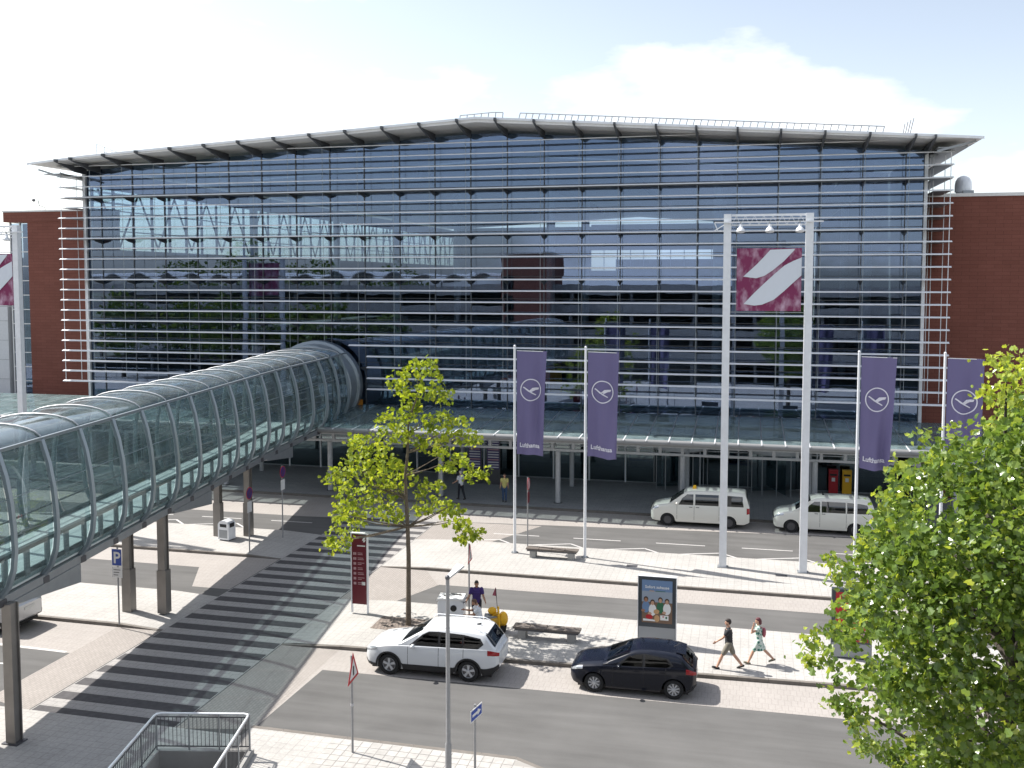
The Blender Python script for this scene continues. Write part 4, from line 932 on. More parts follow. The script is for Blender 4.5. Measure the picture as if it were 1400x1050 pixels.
# ------------------------------------------------------------------ vehicles (front towards local -x)
def paintmat(name, rgb, metal=0.0, rough=.32): mat(name, rgb, rough, metal=metal, coat=.8)
paintmat('paint_white', (.66, .68, .70)); mat('paint_navy', (.006, .008, .016), .16, spec=.45); paintmat('paint_ivory', (.74, .73, .66)); paintmat('paint_silver', (.48, .49, .51), .6)
mat('lamp_red', (.30, .008, .012), .2); mat('lamp_clear', (.55, .57, .6), .1, metal=.6); mat('lamp_amber', (.7, .22, .01), .3); mat('trim_black', (.018, .018, .02), .55); mat('alloy', (.58, .59, .61), .35, metal=.3); mat('alloy_dk', (.12, .12, .13), .4, metal=.6); mat('chrome', (.75, .76, .78), .12, metal=1.0); mat('plate_white', (.7, .7, .68), .5); mat('seat_dk', (.03, .03, .033), .9)
def interp(tab, x):
    if x <= tab[0][0]: return tab[0][1]
    for (a, va), (b, vb) in zip(tab[:-1], tab[1:]):
        if x <= b:
            t = (x - a) / (b - a); t = t * t * (3 - 2 * t) if False else t
            return va + (vb - va) * t
    return tab[-1][1]
def smooth_tab(tab, x, w=.09): return (interp(tab, x - w) + interp(tab, x) * 2 + interp(tab, x + w)) / 4
def make_car(root, S):
    L_, W, rw, xw = S['L'], S['W'] / 2, S['rw'], S['wheels']; ra = rw + S.get('gap', .065); paint = S['paint']; sill = S['sill']
    hw = lambda x: W * smooth_tab(S['plan'], x, .05)
    zs = lambda x: smooth_tab(S['belt'], x); zt = lambda x: smooth_tab(S['deck'], x)
    def zb(x, arch=True):
        z = smooth_tab(S['under'], x, .04)
        if arch:
            for c in xw:
                d = abs(x - c)
                if d < ra: z = max(z, rw + math.sqrt(ra * ra - d * d) * .99)
        return z
    NS = 9
    def sec(x):
        w, b, s, t = hw(x), zb(x), zs(x), zt(x); b0 = zb(x, False)
        f = lambda k: max(b, b0 + (s - b0) * k)
        return [(w * .955, b), (w * .985, f(.16)), (w, f(.40)), (w * .998, f(.62)), (w * .975, f(.86)), (w * .945, s), (w * .86, s + (t - s) * .62), (w * .55, s + (t - s) * .94), (0, t)]
    def surf(x, s):           # continuous parameter over the section
        P = sec(x); i = min(int(s), NS - 2); f = s - i; return P[i][0] + (P[i+1][0] - P[i][0]) * f, P[i][1] + (P[i+1][1] - P[i][1]) * f
    xs = sorted(set([0, .015, .05, .1, .18] + [round(i * L_ / 64, 4) for i in range(1, 64)] + [L_ - .18, L_ - .1, L_ - .05, L_ - .015, L_] + [c + s * ra * k for c in xw for s in (-1, 1) for k in (1.0, .985, .95, .88, .75, .6, .4, .2)]))
    m = MB()
    for x in xs:
        P = sec(x)
        for y, z in P: m.v.append((x, -y, z))
        for y, z in reversed(P[:-1]): m.v.append((x, y, z))
    K = 2 * NS - 1
    for i in range(len(xs) - 1):
        for j in range(K - 1): m.f.append((i*K + j, i*K + j + 1, (i+1)*K + j + 1, (i+1)*K + j))
        m.f.append((i*K + K - 1, i*K, (i+1)*K, (i+1)*K + K - 1))
    m.f.append(tuple(range(K))); m.f.append(tuple(reversed(range((len(xs)-1)*K, len(xs)*K))))
    m.build('body', paint, root, 32)
    def patch(x0, x1, s0, s1, off, name, mt, sides=(-1, 1), nx=6, ns=4, parent=None):
        for sd in sides:
            q = MB()
            def fn(u, v):
                x = x0 + (x1 - x0) * u; y, z = surf(x, s0 + (s1 - s0) * v); return (x + (off if x1 > L_ * .98 and u > .99 else (-off if x0 < .02 and u < .01 else 0)), sd * (y + off), z)
            q.grid(fn, nx, ns)
            if sd > 0: q.f = [tuple(reversed(f)) for f in q.f]
            q.build(name, mt, parent or root, True)
    # greenhouse
    gx = S['ghouse']; zg = lambda x: smooth_tab(S['roof'], x, .06); tum = S['tumble']
    def yw(x, z):            # half width of the cabin at height z
        s = zs(x); return hw(x) * .935 - max(0, z - s) * tum - max(0, z - s - .30) ** 2 * .28
    xg = [gx[0] + (gx[1] - gx[0]) * i / 44 for i in range(45)]
    def gsec(x):
        t = max(zg(x), zs(x) + .012); s = zs(x) - .02; e = t - min(.07, (t - s) * .4)
        return [(yw(x, s), s), (yw(x, s + (e - s) * .5), s + (e - s) * .5), (yw(x, e), e), (yw(x, e) * .93, t - (t - e) * .35), (yw(x, e) * .72, t), (0, t + .012)]
    m = MB(); G = 6; K = 2 * G - 1
    for x in xg:
        P = gsec(x); m.v += [(x, -y, z) for y, z in P] + [(x, y, z) for y, z in reversed(P[:-1])]
    for i in range(len(xg) - 1):
        for j in range(K - 1): m.f.append((i*K + j, i*K + j + 1, (i+1)*K + j + 1, (i+1)*K + j))
    m.f.append(tuple(range(K))); m.f.append(tuple(reversed(range((len(xg)-1)*K, len(xg)*K))))
    m.build('cabin', S.get('roof_paint', paint), root, 35)
    # glazing
    def top_pane(x0, x1, name, inset=.07):
        q = MB()
        def fn(u, v):
            x = x0 + (x1 - x0) * v; P = gsec(x); e = P[2][0]; k = (u * 2 - 1); y = k * (e - inset)
            a = abs(k) * (e - inset) / e; z = P[5][1] + .010 - (P[5][1] - P[4][1]) * min(1, a / .72) - (P[4][1] - P[3][1]) * max(0, (a - .72) / .21)
            return (x, y, z + .004)
        q.grid(fn, 10, 6); q.build(name, 'glass_car', root, True)
    top_pane(*S['wscreen'], 'windscreen'); top_pane(*S['rscreen'], 'rear_window', .10)
    def ysurf(x, z):
        P = gsec(x)
        for (ya, za), (yb, zb_) in zip(P[:-1], P[1:]):
            if z <= zb_ or zb_ == P[3][1]: return ya + (yb - ya) * max(0, min(1.0, (z - za) / max(1e-6, zb_ - za)))
        return P[3][0]
    def side_pane(poly, sd, off, name, mt):
        x0, x1 = min(p[0] for p in poly) + .001, max(p[0] for p in poly) - .001; q = MB(); rows = []
        brk = sorted(set([x0, x1] + [min(max(p[0], x0), x1) for p in poly] + [x0 + (x1 - x0) * i / 8 for i in range(9)]))
        def zr(x):
            zz = []
            for i in range(len(poly)):
                (xa, za), (xb, zb_) = poly[i - 1], poly[i]
                if min(xa, xb) <= x <= max(xa, xb) and xa != xb: zz.append(za + (zb_ - za) * (x - xa) / (xb - xa))
                elif xa == xb and abs(x - xa) < .002: zz += [za, zb_]
            return min(zz), max(zz)
        NZ = 5; k0 = 0
        for x in brk:
            lo, hi = zr(x)
            for j in range(NZ + 1): z = lo + (hi - lo) * j / NZ; q.v.append((x, sd * (ysurf(x, z) + off), z))
        for i in range(len(brk) - 1):
            for j in range(NZ):
                a = i * (NZ + 1) + j; f = (a, a + NZ + 1, a + NZ + 2, a + 1); q.f.append(f if sd < 0 else tuple(reversed(f)))
        q.build(name, mt, root, True)
    for poly in S['windows']:
        for sd in (-1, 1):
            side_pane(poly, sd, .008, 'side_window', 'glass_car')
    for poly in S.get('black', []):
        for sd in (-1, 1):
            side_pane(poly, sd, .004, 'pillar_trim', 'trim_black')
    # wheels
    for c in xw:
        for sd in (-1, 1):
            yo = W - .025
            w = MB().lathe((c, sd * (yo - .21), rw), (0, sd, 0), [(rw * .6, 0), (rw - .02, .0), (rw, .03), (rw, .18), (rw - .02, .205), (rw * .69, .215), (rw * .66, .10)], 36).build('wheel', 'rubber', root, 30)
            MB().lathe((c, sd * (yo - .06), rw), (0, sd, 0), [(rw * .66, 0), (rw * .66, .02), (rw * .60, .035), (rw * .58, -.0)], 28).build('rim', S.get('rim', 'alloy'), w, 30)
            MB().lathe((c, sd * (yo - .055), rw), (0, sd, 0), [(rw * .60, 0), (rw * .60, .004)], 20).build('brake_disc', 'alloy_dk', w)
            MB().lathe((c, sd * (yo - .05), rw), (0, sd, 0), [(rw * .17, 0), (rw * .17, .045), (rw * .1, .05)], 12).build('hub', S.get('rim', 'alloy'), w)
            n = S.get('spokes', 5)
            sp = MB()
            for i in range(n):
                a = 2 * math.pi * i / n + .3; ex = Vector((math.cos(a), 0, math.sin(a))); tn = Vector((-math.sin(a), 0, math.cos(a))); o = Vector((c, sd * (yo - .028), rw)); sw_ = S.get('spw', .055)
                sp.prism([o + ex * rw * .12 - tn * sw_ * .5, o + ex * rw * .12 + tn * sw_ * .5, o + ex * rw * .61 + tn * sw_ * .8, o + ex * rw * .61 - tn * sw_ * .8], (0, -sd * .02, 0))
            sp.build('spokes', S.get('rim', 'alloy'), w)
            # wheel-house lining
            q = MB()
            def fn(u, v):
                a = math.pi * (-.02 + 1.04 * u); return (c + (ra + .004) * math.cos(a), sd * (W * .95 - .32 * v), rw + (ra + .004) * math.sin(a) * .99)
            q.grid(fn, 16, 1); q.build('wheel_arch_liner', 'black', root)
            if S.get('arch_trim'):
                q = MB()
                def fn2(u, v):
                    a = math.pi * (-.06 + 1.12 * u); r_ = ra - .01 + .062 * v; x = c + r_ * math.cos(a); z = rw + r_ * math.sin(a) * .99
                    y = W * 1.0 * smooth_tab(S['plan'], x, .05) + .012; return (x, sd * y, max(z, .2))
                q.grid(fn2, 18, 1); q.build('arch_trim', 'trim_black', root)
    MB().box(.25, L_ - .25, -W * .8, W * .8, sill - .06, sill + .05).build('underbody', 'black', root)
    # lamps, trims, plates
    for a in S.get('patches', []): patch(*a)
    for x in S.get('seams', []): patch(x - .007, x + .007, 1.0, 5.0, .003, 'door_seam', 'trim_black', (-1, 1), 1, 8)
    for x, z in S.get('handles', []):
        for sd in (-1, 1): y = hw(x) * .985; MB().box(x - .09, x + .09, sd * y - .012, sd * y + .022 * sd + .012, z - .014, z + .014).build('door_handle', S.get('handle_m', paint), root)
    mx_, mz_ = S['mirror']
    for sd in (-1, 1):
        y = hw(mx_) * .93; MB().ball((mx_, sd * (y + .12), mz_), .07, .11, .075, 10, 8).build('mirror', S.get('mirror_m', paint), root, True); MB().bar((mx_, sd * (y - .04), mz_ - .05), (mx_, sd * (y + .06), mz_ - .03), .05, .03).build('mirror_arm', 'trim_black', root)
    for zc, f in ((S['plate_f'], 1), (S['plate_r'], 0)):
        x = -.012 if f else L_ + .002; MB().box(x, x + .012, -.26, .26, zc - .055, zc + .055).build('number_plate', 'plate_white', root)
    # seats and dashboard silhouettes behind the glass
    q = MB()
    for xx in S['seats']:
        for sd in (-.36, .36): q.box(xx, xx + .14, sd - .24, sd + .24, .5, zs(xx) + .22)
    q.build('seats', 'seat_dk', root)
    return surf, yw, zs, hw
def place(root, wheel_front, wheel_rear_dir, xf):   # wheel_front: world position of the near (left-hand local -y) front wheel contact
    pass

# white SUV
SUV = dict(L=4.70, W=1.84, rw=.355, wheels=(.90, 3.69), paint='paint_white', sill=.24, tumble=.30, spokes=5, spw=.06, arch_trim=True,
    plan=[(0, .62), (.05, .74), (.16, .86), (.4, .95), (.9, .99), (1.6, 1.0), (3.6, 1.0), (4.2, .98), (4.5, .93), (4.62, .86), (4.70, .70)],
    under=[(0, .42), (.06, .30), (.35, .24), (4.3, .26), (4.6, .38), (4.70, .5)],
    belt=[(0, .70), (.06, .80), (.3, .90), (.8, .985), (1.25, 1.03), (2.4, 1.07), (3.6, 1.11), (4.3, 1.12), (4.58, 1.08), (4.70, .98)],
    deck=[(0, .74), (.06, .86), (.3, .98), (.8, 1.06), (1.25, 1.12), (1.6, 1.15), (3.6, 1.15), (4.3, 1.14), (4.6, 1.10), (4.70, 1.0)],
    ghouse=(1.20, 4.60), roof=[(1.20, 1.10), (1.35, 1.18), (2.02, 1.56), (2.25, 1.635), (2.9, 1.68), (3.6, 1.67), (4.08, 1.625), (4.22, 1.58), (4.60, 1.12)],
    wscreen=(1.32, 2.03), rscreen=(4.24, 4.56),
    windows=[[(1.78, 1.10), (2.62, 1.12), (2.62, 1.53), (2.30, 1.52), (2.10, 1.42)], [(2.70, 1.12), (3.46, 1.14), (3.46, 1.51), (2.70, 1.535)], [(3.52, 1.15), (3.98, 1.16), (4.15, 1.28), (4.05, 1.42), (3.52, 1.505)]],
    black=[[(1.62, 1.075), (4.02, 1.13), (4.20, 1.28), (4.08, 1.46), (3.5, 1.54), (2.62, 1.565), (2.28, 1.55), (2.06, 1.44)]],
    seams=[1.58, 2.66, 3.52], handles=[(2.42, .93), (3.38, .95)], mirror=(1.78, 1.09), plate_f=.52, plate_r=.86, seats=(2.3, 3.3),
    patches=[(.02, .46, 4.1, 5.6, .008, 'headlight', 'lamp_clear'), (4.34, 4.70, 3.75, 5.0, .009, 'tail_light', 'lamp_red'), (1.30, 3.28, 0.0, 1.35, .010, 'sill_cladding', 'trim_black', (-1, 1), 20, 3), (4.10, 4.70, 0.0, 1.5, .010, 'bumper_cladding', 'trim_black', (-1, 1), 8, 3), (0.0, .45, 0.0, 1.1, .010, 'bumper_cladding', 'trim_black', (-1, 1), 4, 2), (1.0, 4.4, 3.1, 3.16, .004, 'crease', 'paint_white', (-1, 1), 20, 1)])
t = thing('parked_suv', 'white family SUV with roof rails parked at the kerb beside the slim lamp post', 'car', (-12.5, 30.98, .004), R(.8))
make_car(t, SUV)
for sd in (-1, 1): MB().sweep([(2.05, sd * .60, 1.60), (2.2, sd * .60, 1.70), (3.9, sd * .58, 1.715), (4.1, sd * .58, 1.63)], .017, 6).build('roof_rail', 'steel_lt', t)
MB().prism([(3.98, -.52, 1.625), (4.27, -.5, 1.545), (4.27, .5, 1.545), (3.98, .52, 1.625)], (0, 0, .03)).build('roof_spoiler', 'paint_white', t)
MB().prism([(3.75, -.03, 1.68), (3.92, -.02, 1.675), (3.92, -.02, 1.73)], (0, .05, 0)).build('antenna_fin', 'trim_black', t)
MB().box(-.012, .01, -.6, .6, .62, .74).build('grille', 'trim_black', t); MB().box(4.675, 4.705, -.45, .45, .95, .965).build('tailgate_strip', 'chrome', t)
MB().lathe((-.02, 0, .70), (1, 0, 0), [(.055, 0), (.055, .01)], 16).build('badge', 'chrome', t); MB().lathe((4.703, 0, 1.02), (1, 0, 0), [(.05, 0), (.05, .008)], 16).build('badge', 'chrome', t)

# dark hatchback
HB = dict(L=4.06, W=1.78, rw=.315, wheels=(.80, 3.36), paint='paint_navy', sill=.2, tumble=.34, spokes=9, spw=.032,
    plan=[(0, .60), (.05, .72), (.16, .84), (.4, .94), (.8, .985), (1.4, 1.0), (3.2, 1.0), (3.7, .97), (3.9, .92), (4.0, .84), (4.06, .68)],
    under=[(0, .38), (.06, .26), (.35, .19), (3.75, .21), (3.98, .32), (4.06, .45)],
    belt=[(0, .60), (.06, .68), (.3, .78), (.8, .86), (1.15, .90), (2.2, .945), (3.2, 1.0), (3.75, 1.0), (3.95, .95), (4.06, .84)],
    deck=[(0, .64), (.06, .74), (.3, .87), (.8, .95), (1.15, 1.0), (1.5, 1.03), (3.2, 1.04), (3.75, 1.03), (3.97, .97), (4.06, .86)],
    ghouse=(1.08, 3.98), roof=[(1.08, .97), (1.22, 1.04), (1.92, 1.345), (2.15, 1.41), (2.6, 1.44), (3.1, 1.425), (3.45, 1.38), (3.60, 1.34), (3.98, .98)],
    wscreen=(1.20, 1.93), rscreen=(3.62, 3.93),
    windows=[[(1.62, .955), (2.36, .975), (2.36, 1.335), (2.14, 1.325), (1.92, 1.23)], [(2.44, .98), (3.14, 1.01), (3.26, 1.08), (3.12, 1.25), (2.44, 1.335)]],
    black=[[(1.48, .93), (3.22, .99), (3.34, 1.08), (3.18, 1.28), (2.44, 1.365), (2.10, 1.355), (1.88, 1.25)]],
    seams=[1.42, 2.40, 3.10], handles=[(2.18, .82), (3.0, .85)], mirror=(1.62, .96), plate_f=.45, plate_r=.62, seats=(2.05, 2.95),
    patches=[(.02, .42, 4.2, 5.6, .008, 'headlight', 'lamp_clear'), (3.74, 4.06, 3.8, 5.2, .009, 'tail_light', 'lamp_red'), (3.8, 4.06, 0, .8, .006, 'bumper_cladding', 'trim_black'), (.9, 3.3, 3.3, 3.36, .004, 'crease', 'paint_navy', (-1, 1), 16, 1)])
t = thing('parked_hatchback', 'black five-door hatchback parked at the kerb in front of the poster stand', 'car', (-5.42, 31.2, .004), R(.8))
make_car(t, HB); MB().box(-.012, .008, -.5, .5, .5, .62).build('grille', 'trim_black', t)
MB().prism([(3.42, -.5, 1.40), (3.72, -.48, 1.335), (3.72, .48, 1.335), (3.42, .5, 1.40)], (0, 0, .022)).build('roof_spoiler', 'paint_navy', t)
MB().cyl((3.3, 0, 1.40), (3.55, 0, 1.56), .008, 5).build('antenna', 'trim_black', t)

# ivory taxi vans
VAN = dict(L=5.25, W=1.90, rw=.335, wheels=(.92, 4.18), paint='paint_ivory', sill=.27, tumble=.17, spokes=10, spw=.05, rim='alloy_dk', gap=.06,
    plan=[(0, .66), (.05, .78), (.18, .89), (.45, .96), (1.0, 1.0), (5.0, 1.0), (5.18, .985), (5.25, .94)],
    under=[(0, .42), (.06, .30), (.35, .26), (4.95, .28), (5.2, .38), (5.25, .44)],
    belt=[(0, .78), (.06, .90), (.25, 1.00), (.6, 1.08), (1.0, 1.14), (1.6, 1.17), (5.0, 1.19), (5.25, 1.17)],
    deck=[(0, .82), (.06, .97), (.25, 1.10), (.6, 1.18), (1.0, 1.24), (1.6, 1.26), (5.0, 1.26), (5.25, 1.24)],
    ghouse=(.92, 5.22), roof=[(.92, 1.20), (1.05, 1.28), (1.72, 1.78), (1.95, 1.90), (2.3, 1.945), (3.5, 1.97), (4.6, 1.955), (5.0, 1.93), (5.08, 1.86), (5.22, 1.22)],
    wscreen=(1.03, 1.76), rscreen=(5.10, 5.19),
    windows=[[(1.50, 1.20), (2.29, 1.21), (2.29, 1.77), (1.95, 1.76), (1.70, 1.55)], [(2.39, 1.21), (3.63, 1.22), (3.63, 1.79), (2.39, 1.78)], [(3.70, 1.22), (4.94, 1.23), (4.88, 1.77), (3.70, 1.79)]],
    seams=[1.42, 2.34, 3.66], handles=[(2.16, 1.10), (2.52, 1.10)], handle_m='trim_black', mirror=(1.42, 1.28), plate_f=.55, plate_r=.95, seats=(2.0, 3.0, 4.0), mirror_m='paint_ivory',
    patches=[(.015, .42, 4.2, 5.7, .008, 'headlight', 'lamp_clear'), (5.10, 5.25, 3.0, 5.0, .008, 'tail_light', 'lamp_red'), (.0, .35, 0.0, 1.0, .006, 'bumper_cladding', 'paint_ivory', (-1, 1), 4, 2), (1.3, 3.8, 2.1, 2.25, .006, 'rubbing_strip', 'paint_ivory', (-1, 1), 16, 1)])
t = thing('taxi_van', 'ivory taxi van with yellow roof sign, the front one, parked under the canopy edge', 'van', (-4.88, 53.3, .004), 0, 'ivory taxi vans')
make_car(t, VAN); MB().box(-.015, .012, -.62, .62, .80, .92).build('grille', 'trim_black', t)
MB().prism([(2.2, -.16, 1.955), (2.42, -.16, 1.955), (2.38, -.16, 2.09), (2.24, -.16, 2.09)], (0, .32, 0)).build('taxi_sign', 'yellow', t)
V2 = dict(VAN); V2.update(L=5.14, roof=[(.98, 1.16), (1.10, 1.24), (1.85, 1.75), (2.1, 1.86), (2.5, 1.905), (3.5, 1.92), (4.4, 1.90), (4.85, 1.85), (4.98, 1.77), (5.12, 1.20)], ghouse=(.98, 5.10), wscreen=(1.12, 1.88), rscreen=(5.0, 5.08),
    plan=[(0, .60), (.05, .74), (.18, .87), (.45, .95), (1.0, .995), (4.9, 1.0), (5.06, .98), (5.14, .92)], under=[(0, .40), (.06, .28), (.35, .25), (4.85, .27), (5.1, .36), (5.14, .42)], wheels=(.90, 4.10),
    belt=[(0, .70), (.06, .84), (.25, .95), (.6, 1.03), (1.0, 1.09), (1.6, 1.13), (4.9, 1.17), (5.14, 1.14)], deck=[(0, .74), (.06, .92), (.25, 1.05), (.6, 1.13), (1.0, 1.19), (1.6, 1.22), (4.9, 1.22), (5.14, 1.2)],
    windows=[[(1.60, 1.16), (2.35, 1.17), (2.35, 1.71), (2.06, 1.70), (1.80, 1.49)], [(2.43, 1.17), (3.63, 1.18), (3.63, 1.73), (2.43, 1.73)], [(3.70, 1.18), (4.84, 1.20), (4.70, 1.64), (4.4, 1.69), (3.70, 1.73)]],
    patches=[(.015, .5, 4.2, 5.5, .008, 'headlight', 'lamp_clear'), (4.98, 5.14, 3.4, 5.0, .008, 'tail_light', 'lamp_amber'), (1.3, 3.8, 2.1, 2.25, .006, 'rubbing_strip', 'paint_ivory', (-1, 1), 16, 1)])
t = thing('taxi_van', 'ivory taxi van with rounded nose, the rear one, partly behind the tree', 'van', (1.62, 53.36, .004), 0, 'ivory taxi vans')
make_car(t, V2); MB().box(-.015, .012, -.6, .6, .66, .82).build('grille', 'trim_black', t); MB().prism([(2.5, -.05, 1.925), (2.6, -.05, 1.925), (2.58, -.05, 2.0), (2.52, -.05, 2.0)], (0, .3, 0)).build('taxi_sign', 'trim_black', t)
# silver car whose rear shows behind the nearest footbridge column
C3 = dict(SUV); C3['paint'] = 'paint_silver'
t = thing('parked_car', 'silver car at the left edge, half hidden behind the nearest footbridge column', 'car', (-31.25, 30.95, .004), 0)
make_car(t, C3)
# ------------------------------------------------------------------ people
mat('skin', (.50, .29, .20), .55); mat('skin_dk', (.36, .19, .12), .55); mat('hair_dk', (.018, .012, .010), .6); mat('hair_red', (.10, .022, .03), .6); mat('hair_grey', (.55, .53, .5), .6); mat('hair_br', (.10, .05, .03), .6)
mat('tee_black', (.022, .024, .028), .85); mat('shorts_khaki', (.20, .185, .15), .9); mat('shoe_black', (.02, .02, .02), .7); mat('shoe_olive', (.15, .14, .10), .8); mat('tee_white', (.66, .68, .72), .85); mat('jeans', (.045, .085, .17), .9); mat('trouser_dk', (.02, .022, .03), .9); mat('vest_yellow', (.55, .50, .18), .85); mat('top_cream', (.55, .5, .4), .85); mat('tee_violet', (.045, .022, .14), .85); mat('pink_cloth', (.35, .09, .12), .85)
m = mat('print_dress', (.45, .55, .48), .85); t_ = m.node_tree; g = t_.nodes.new('ShaderNodeNewGeometry'); v_ = t_.nodes.new('ShaderNodeTexVoronoi'); v_.inputs['Scale'].default_value = 9; cr = t_.nodes.new('ShaderNodeValToRGB')
cr.color_ramp.interpolation = 'CONSTANT'; cr.color_ramp.elements[0].color = (.03, .10, .12, 1); cr.color_ramp.elements[1].color = (.52, .60, .55, 1); cr.color_ramp.elements[1].position = .42; e = cr.color_ramp.elements.new(.25); e.color = (.10, .28, .20, 1)
t_.links.new(g.outputs['Position'], v_.inputs['Vector']); t_.links.new(v_.outputs['Distance'], cr.inputs['Fac']); t_.links.new(cr.outputs['Color'], t_.nodes['Principled BSDF'].inputs['Base Color'])
def fuse(mb, name, mname, parent, voxel=.012, sm=3):       # fuse overlapping limbs into one continuous skin
    me = mb.mesh(name); ob = bpy.data.objects.new(name, me); col.objects.link(ob)
    r = ob.modifiers.new('r', 'REMESH'); r.mode = 'VOXEL'; r.voxel_size = voxel
    s = ob.modifiers.new('s', 'SMOOTH'); s.iterations = sm; s.factor = .5
    dg = bpy.context.evaluated_depsgraph_get(); out = bpy.data.meshes.new_from_object(ob.evaluated_get(dg)); bpy.data.objects.remove(ob)
    out.materials.clear(); out.materials.append(MT[mname]); out.polygons.foreach_set('use_smooth', [True] * len(out.polygons)); out.name = name
    return link(name, out, parent)
def limb(m, pts, rad, k=10):
    m.sweep(pts, rad, k)
    for p, r in zip(pts, rad): m.ball(p, r * .985, seg=10, rings=6)
def rot(v, ax, a): return Quaternion(ax, a) @ v
def person(label, loc, face, h, hipL, hipR, armL, armR, top, bottom, shoe, skin, hair, hair_len=0, lean=0, short=True, sleeve=.55, dress=False, seated=False, head_pitch=0, ratio=1.0, group=None):
    """faces local +x; hipX=(swing fwd deg, knee bend deg); armX=(fwd deg, out deg, elbow deg)"""
    t = thing('person', label, 'person', loc, face, group); X, Yv, Z = Vector((1, 0, 0)), Vector((0, 1, 0)), Vector((0, 0, 1))
    th, sh = .245 * h, .245 * h
    feet = []; legs = []
    pel = Vector((0, 0, 0))
    for sd, (a, kb) in ((1, hipL), (-1, hipR)):
        hip = Vector((0, sd * .052 * h, -.01 * h)); d = rot(-Z, Yv, -R(a)); knee = hip + d * th; d2 = rot(d, Yv, R(kb)); ank = knee + d2 * sh; legs.append((hip, knee, ank, d2)); feet.append(ank.z)
    lift = .045 * h - min(feet)
    off = Vector((0, 0, lift))
    tor = rot(Z, Yv, R(lean)); neck = tor * .30 * h; chest = tor * .22 * h; head = neck + rot(tor, Yv, R(head_pitch)) * .105 * h
    body, shirt, low, shoes = MB(), MB(), MB(), MB(); w = ratio
    # torso (inside the clothes) and neck
    for f, r, sy in ((0, .072, 1.35), (.08, .066, 1.30), (.15, .070, 1.38), (.22, .074, 1.5), (.26, .062, 1.55)):
        c = tor * f * h + off; body.ball(c, r * h * .92, r * h * sy * .92 * w, r * h, 14, 8)
    limb(body, [neck + off - tor * .02 * h, neck + off + tor * .05 * h], [.034 * h, .032 * h])
    hc = head + off
    body.ball(hc, .052 * h, .043 * h, .064 * h, 14, 10); body.ball(hc + Vector((.018 * h, 0, -.03 * h)), .034 * h, .032 * h, .034 * h, 10, 8)
    fx = rot(X, Yv, R(head_pitch + lean)); body.ball(hc + fx * .054 * h - Z * .008 * h, .010 * h, .008 * h, .014 * h, 8, 6)
    for sd in (-1, 1): body.ball(hc + Vector((-.002, sd * .045 * h, -.005 * h)), .010 * h, .006 * h, .017 * h, 8, 6)
    for (hip, knee, ank, d2) in legs:
        hip, knee, ank = hip + off, knee + off, ank + off
        limb(body, [hip, hip.lerp(knee, .5), knee, knee.lerp(ank, .35), ank], [.052 * h, .044 * h, .031 * h, .032 * h, .021 * h])
        fd = rot(X, Yv, R(20) if d2.x < -.25 else (-R(14) if d2.x > .2 else 0))
        limb(body, [ank - Z * .008 * h, ank + fd * .055 * h - Z * .022 * h], [.022 * h, .020 * h])
        limb(shoes, [ank - fd * .03 * h - Z * .022 * h, ank + fd * .03 * h - Z * .02 * h, ank + fd * .085 * h - Z * .028 * h], [.024 * h, .026 * h, .021 * h], 8)
        if short: q = hip.lerp(knee, .80); limb(low, [hip + Z * .015 * h, hip.lerp(knee, .5), q], [.062 * h, .056 * h, .050 * h])
        else: limb(low, [hip + Z * .015 * h, hip.lerp(knee, .5), knee, knee.lerp(ank, .4), knee.lerp(ank, .93)], [.060 * h, .052 * h, .040 * h, .039 * h, .034 * h])
    low.ball(off + Z * .005 * h, .070 * h, .098 * h * w, .055 * h, 14, 8)
    if dress:
        for f in range(7): low.ball(off + Z * (.03 - .035 * f) * h, (.072 + .006 * f) * h, (.10 + .004 * f) * h, .035 * h, 14, 6)
    for sd, (a, o_, eb) in ((1, armL), (-1, armR)):
        shd = tor * .272 * h + Vector((0, sd * .105 * h * w, 0)) + off; d = rot(rot(-Z, Yv, -R(a)), X, sd * R(o_)); el = shd + d * .165 * h; d2 = rot(d, Yv, -R(eb)); wr_ = el + d2 * .145 * h
        limb(body, [shd, shd.lerp(el, .5), el, el.lerp(wr_, .4), wr_], [.032 * h, .027 * h, .022 * h, .022 * h, .015 * h])
        pm_ = wr_ + d2 * .028 * h; side = d2.cross(Yv); side = side.normalized() if side.length > .01 else X
        body.ball(wr_ + d2 * .026 * h, .020 * h, .014 * h, .024 * h, 8, 6)
        for i in range(4):
            b_ = wr_ + d2 * .044 * h + side * ((i - 1.5) * .0105 * h); c_ = (d2 + Vector((0, -sd * .25, 0))).normalized(); e_ = (d2 + Vector((0, -sd * .8, 0))).normalized(); ln = (.020, .024, .022, .017)[i] * h
            limb(body, [b_, b_ + c_ * ln, b_ + c_ * ln + e_ * ln * .8], [.0048 * h, .0045 * h, .0038 * h], 6)
        tb_ = wr_ + d2 * .014 * h + side * .017 * h; limb(body, [tb_, tb_ + (d2 + side * .9).normalized() * .022 * h, tb_ + (d2 + side * .5).normalized() * .038 * h], [.0058 * h, .0054 * h, .0045 * h], 6)
        limb(shirt, [shd, shd.lerp(el, sleeve * .6), shd.lerp(el, sleeve) if sleeve <= 1 else el] + ([el.lerp(wr_, .8)] if sleeve > 1 else []), [.044 * h, .040 * h, .038 * h] + ([.03 * h] if sleeve > 1 else []))
    for f, r, sy in ((.0, .080, 1.30), (.05, .078, 1.28), (.10, .077, 1.30), (.15, .079, 1.36), (.20, .082, 1.45), (.245, .072, 1.50), (.275, .052, 1.6)):
        c = tor * f * h + off; shirt.ball(c, r * h, r * h * sy * w * .97, .05 * h, 16, 8)
    fuse(body, 'body', skin, t, .0105, 2); fuse(shirt, 'shirt', top, t, .016, 4); fuse(low, 'dress' if dress else ('shorts' if short else 'trousers'), bottom, t, .016, 4); fuse(shoes, 'shoes', shoe, t, .012, 2)
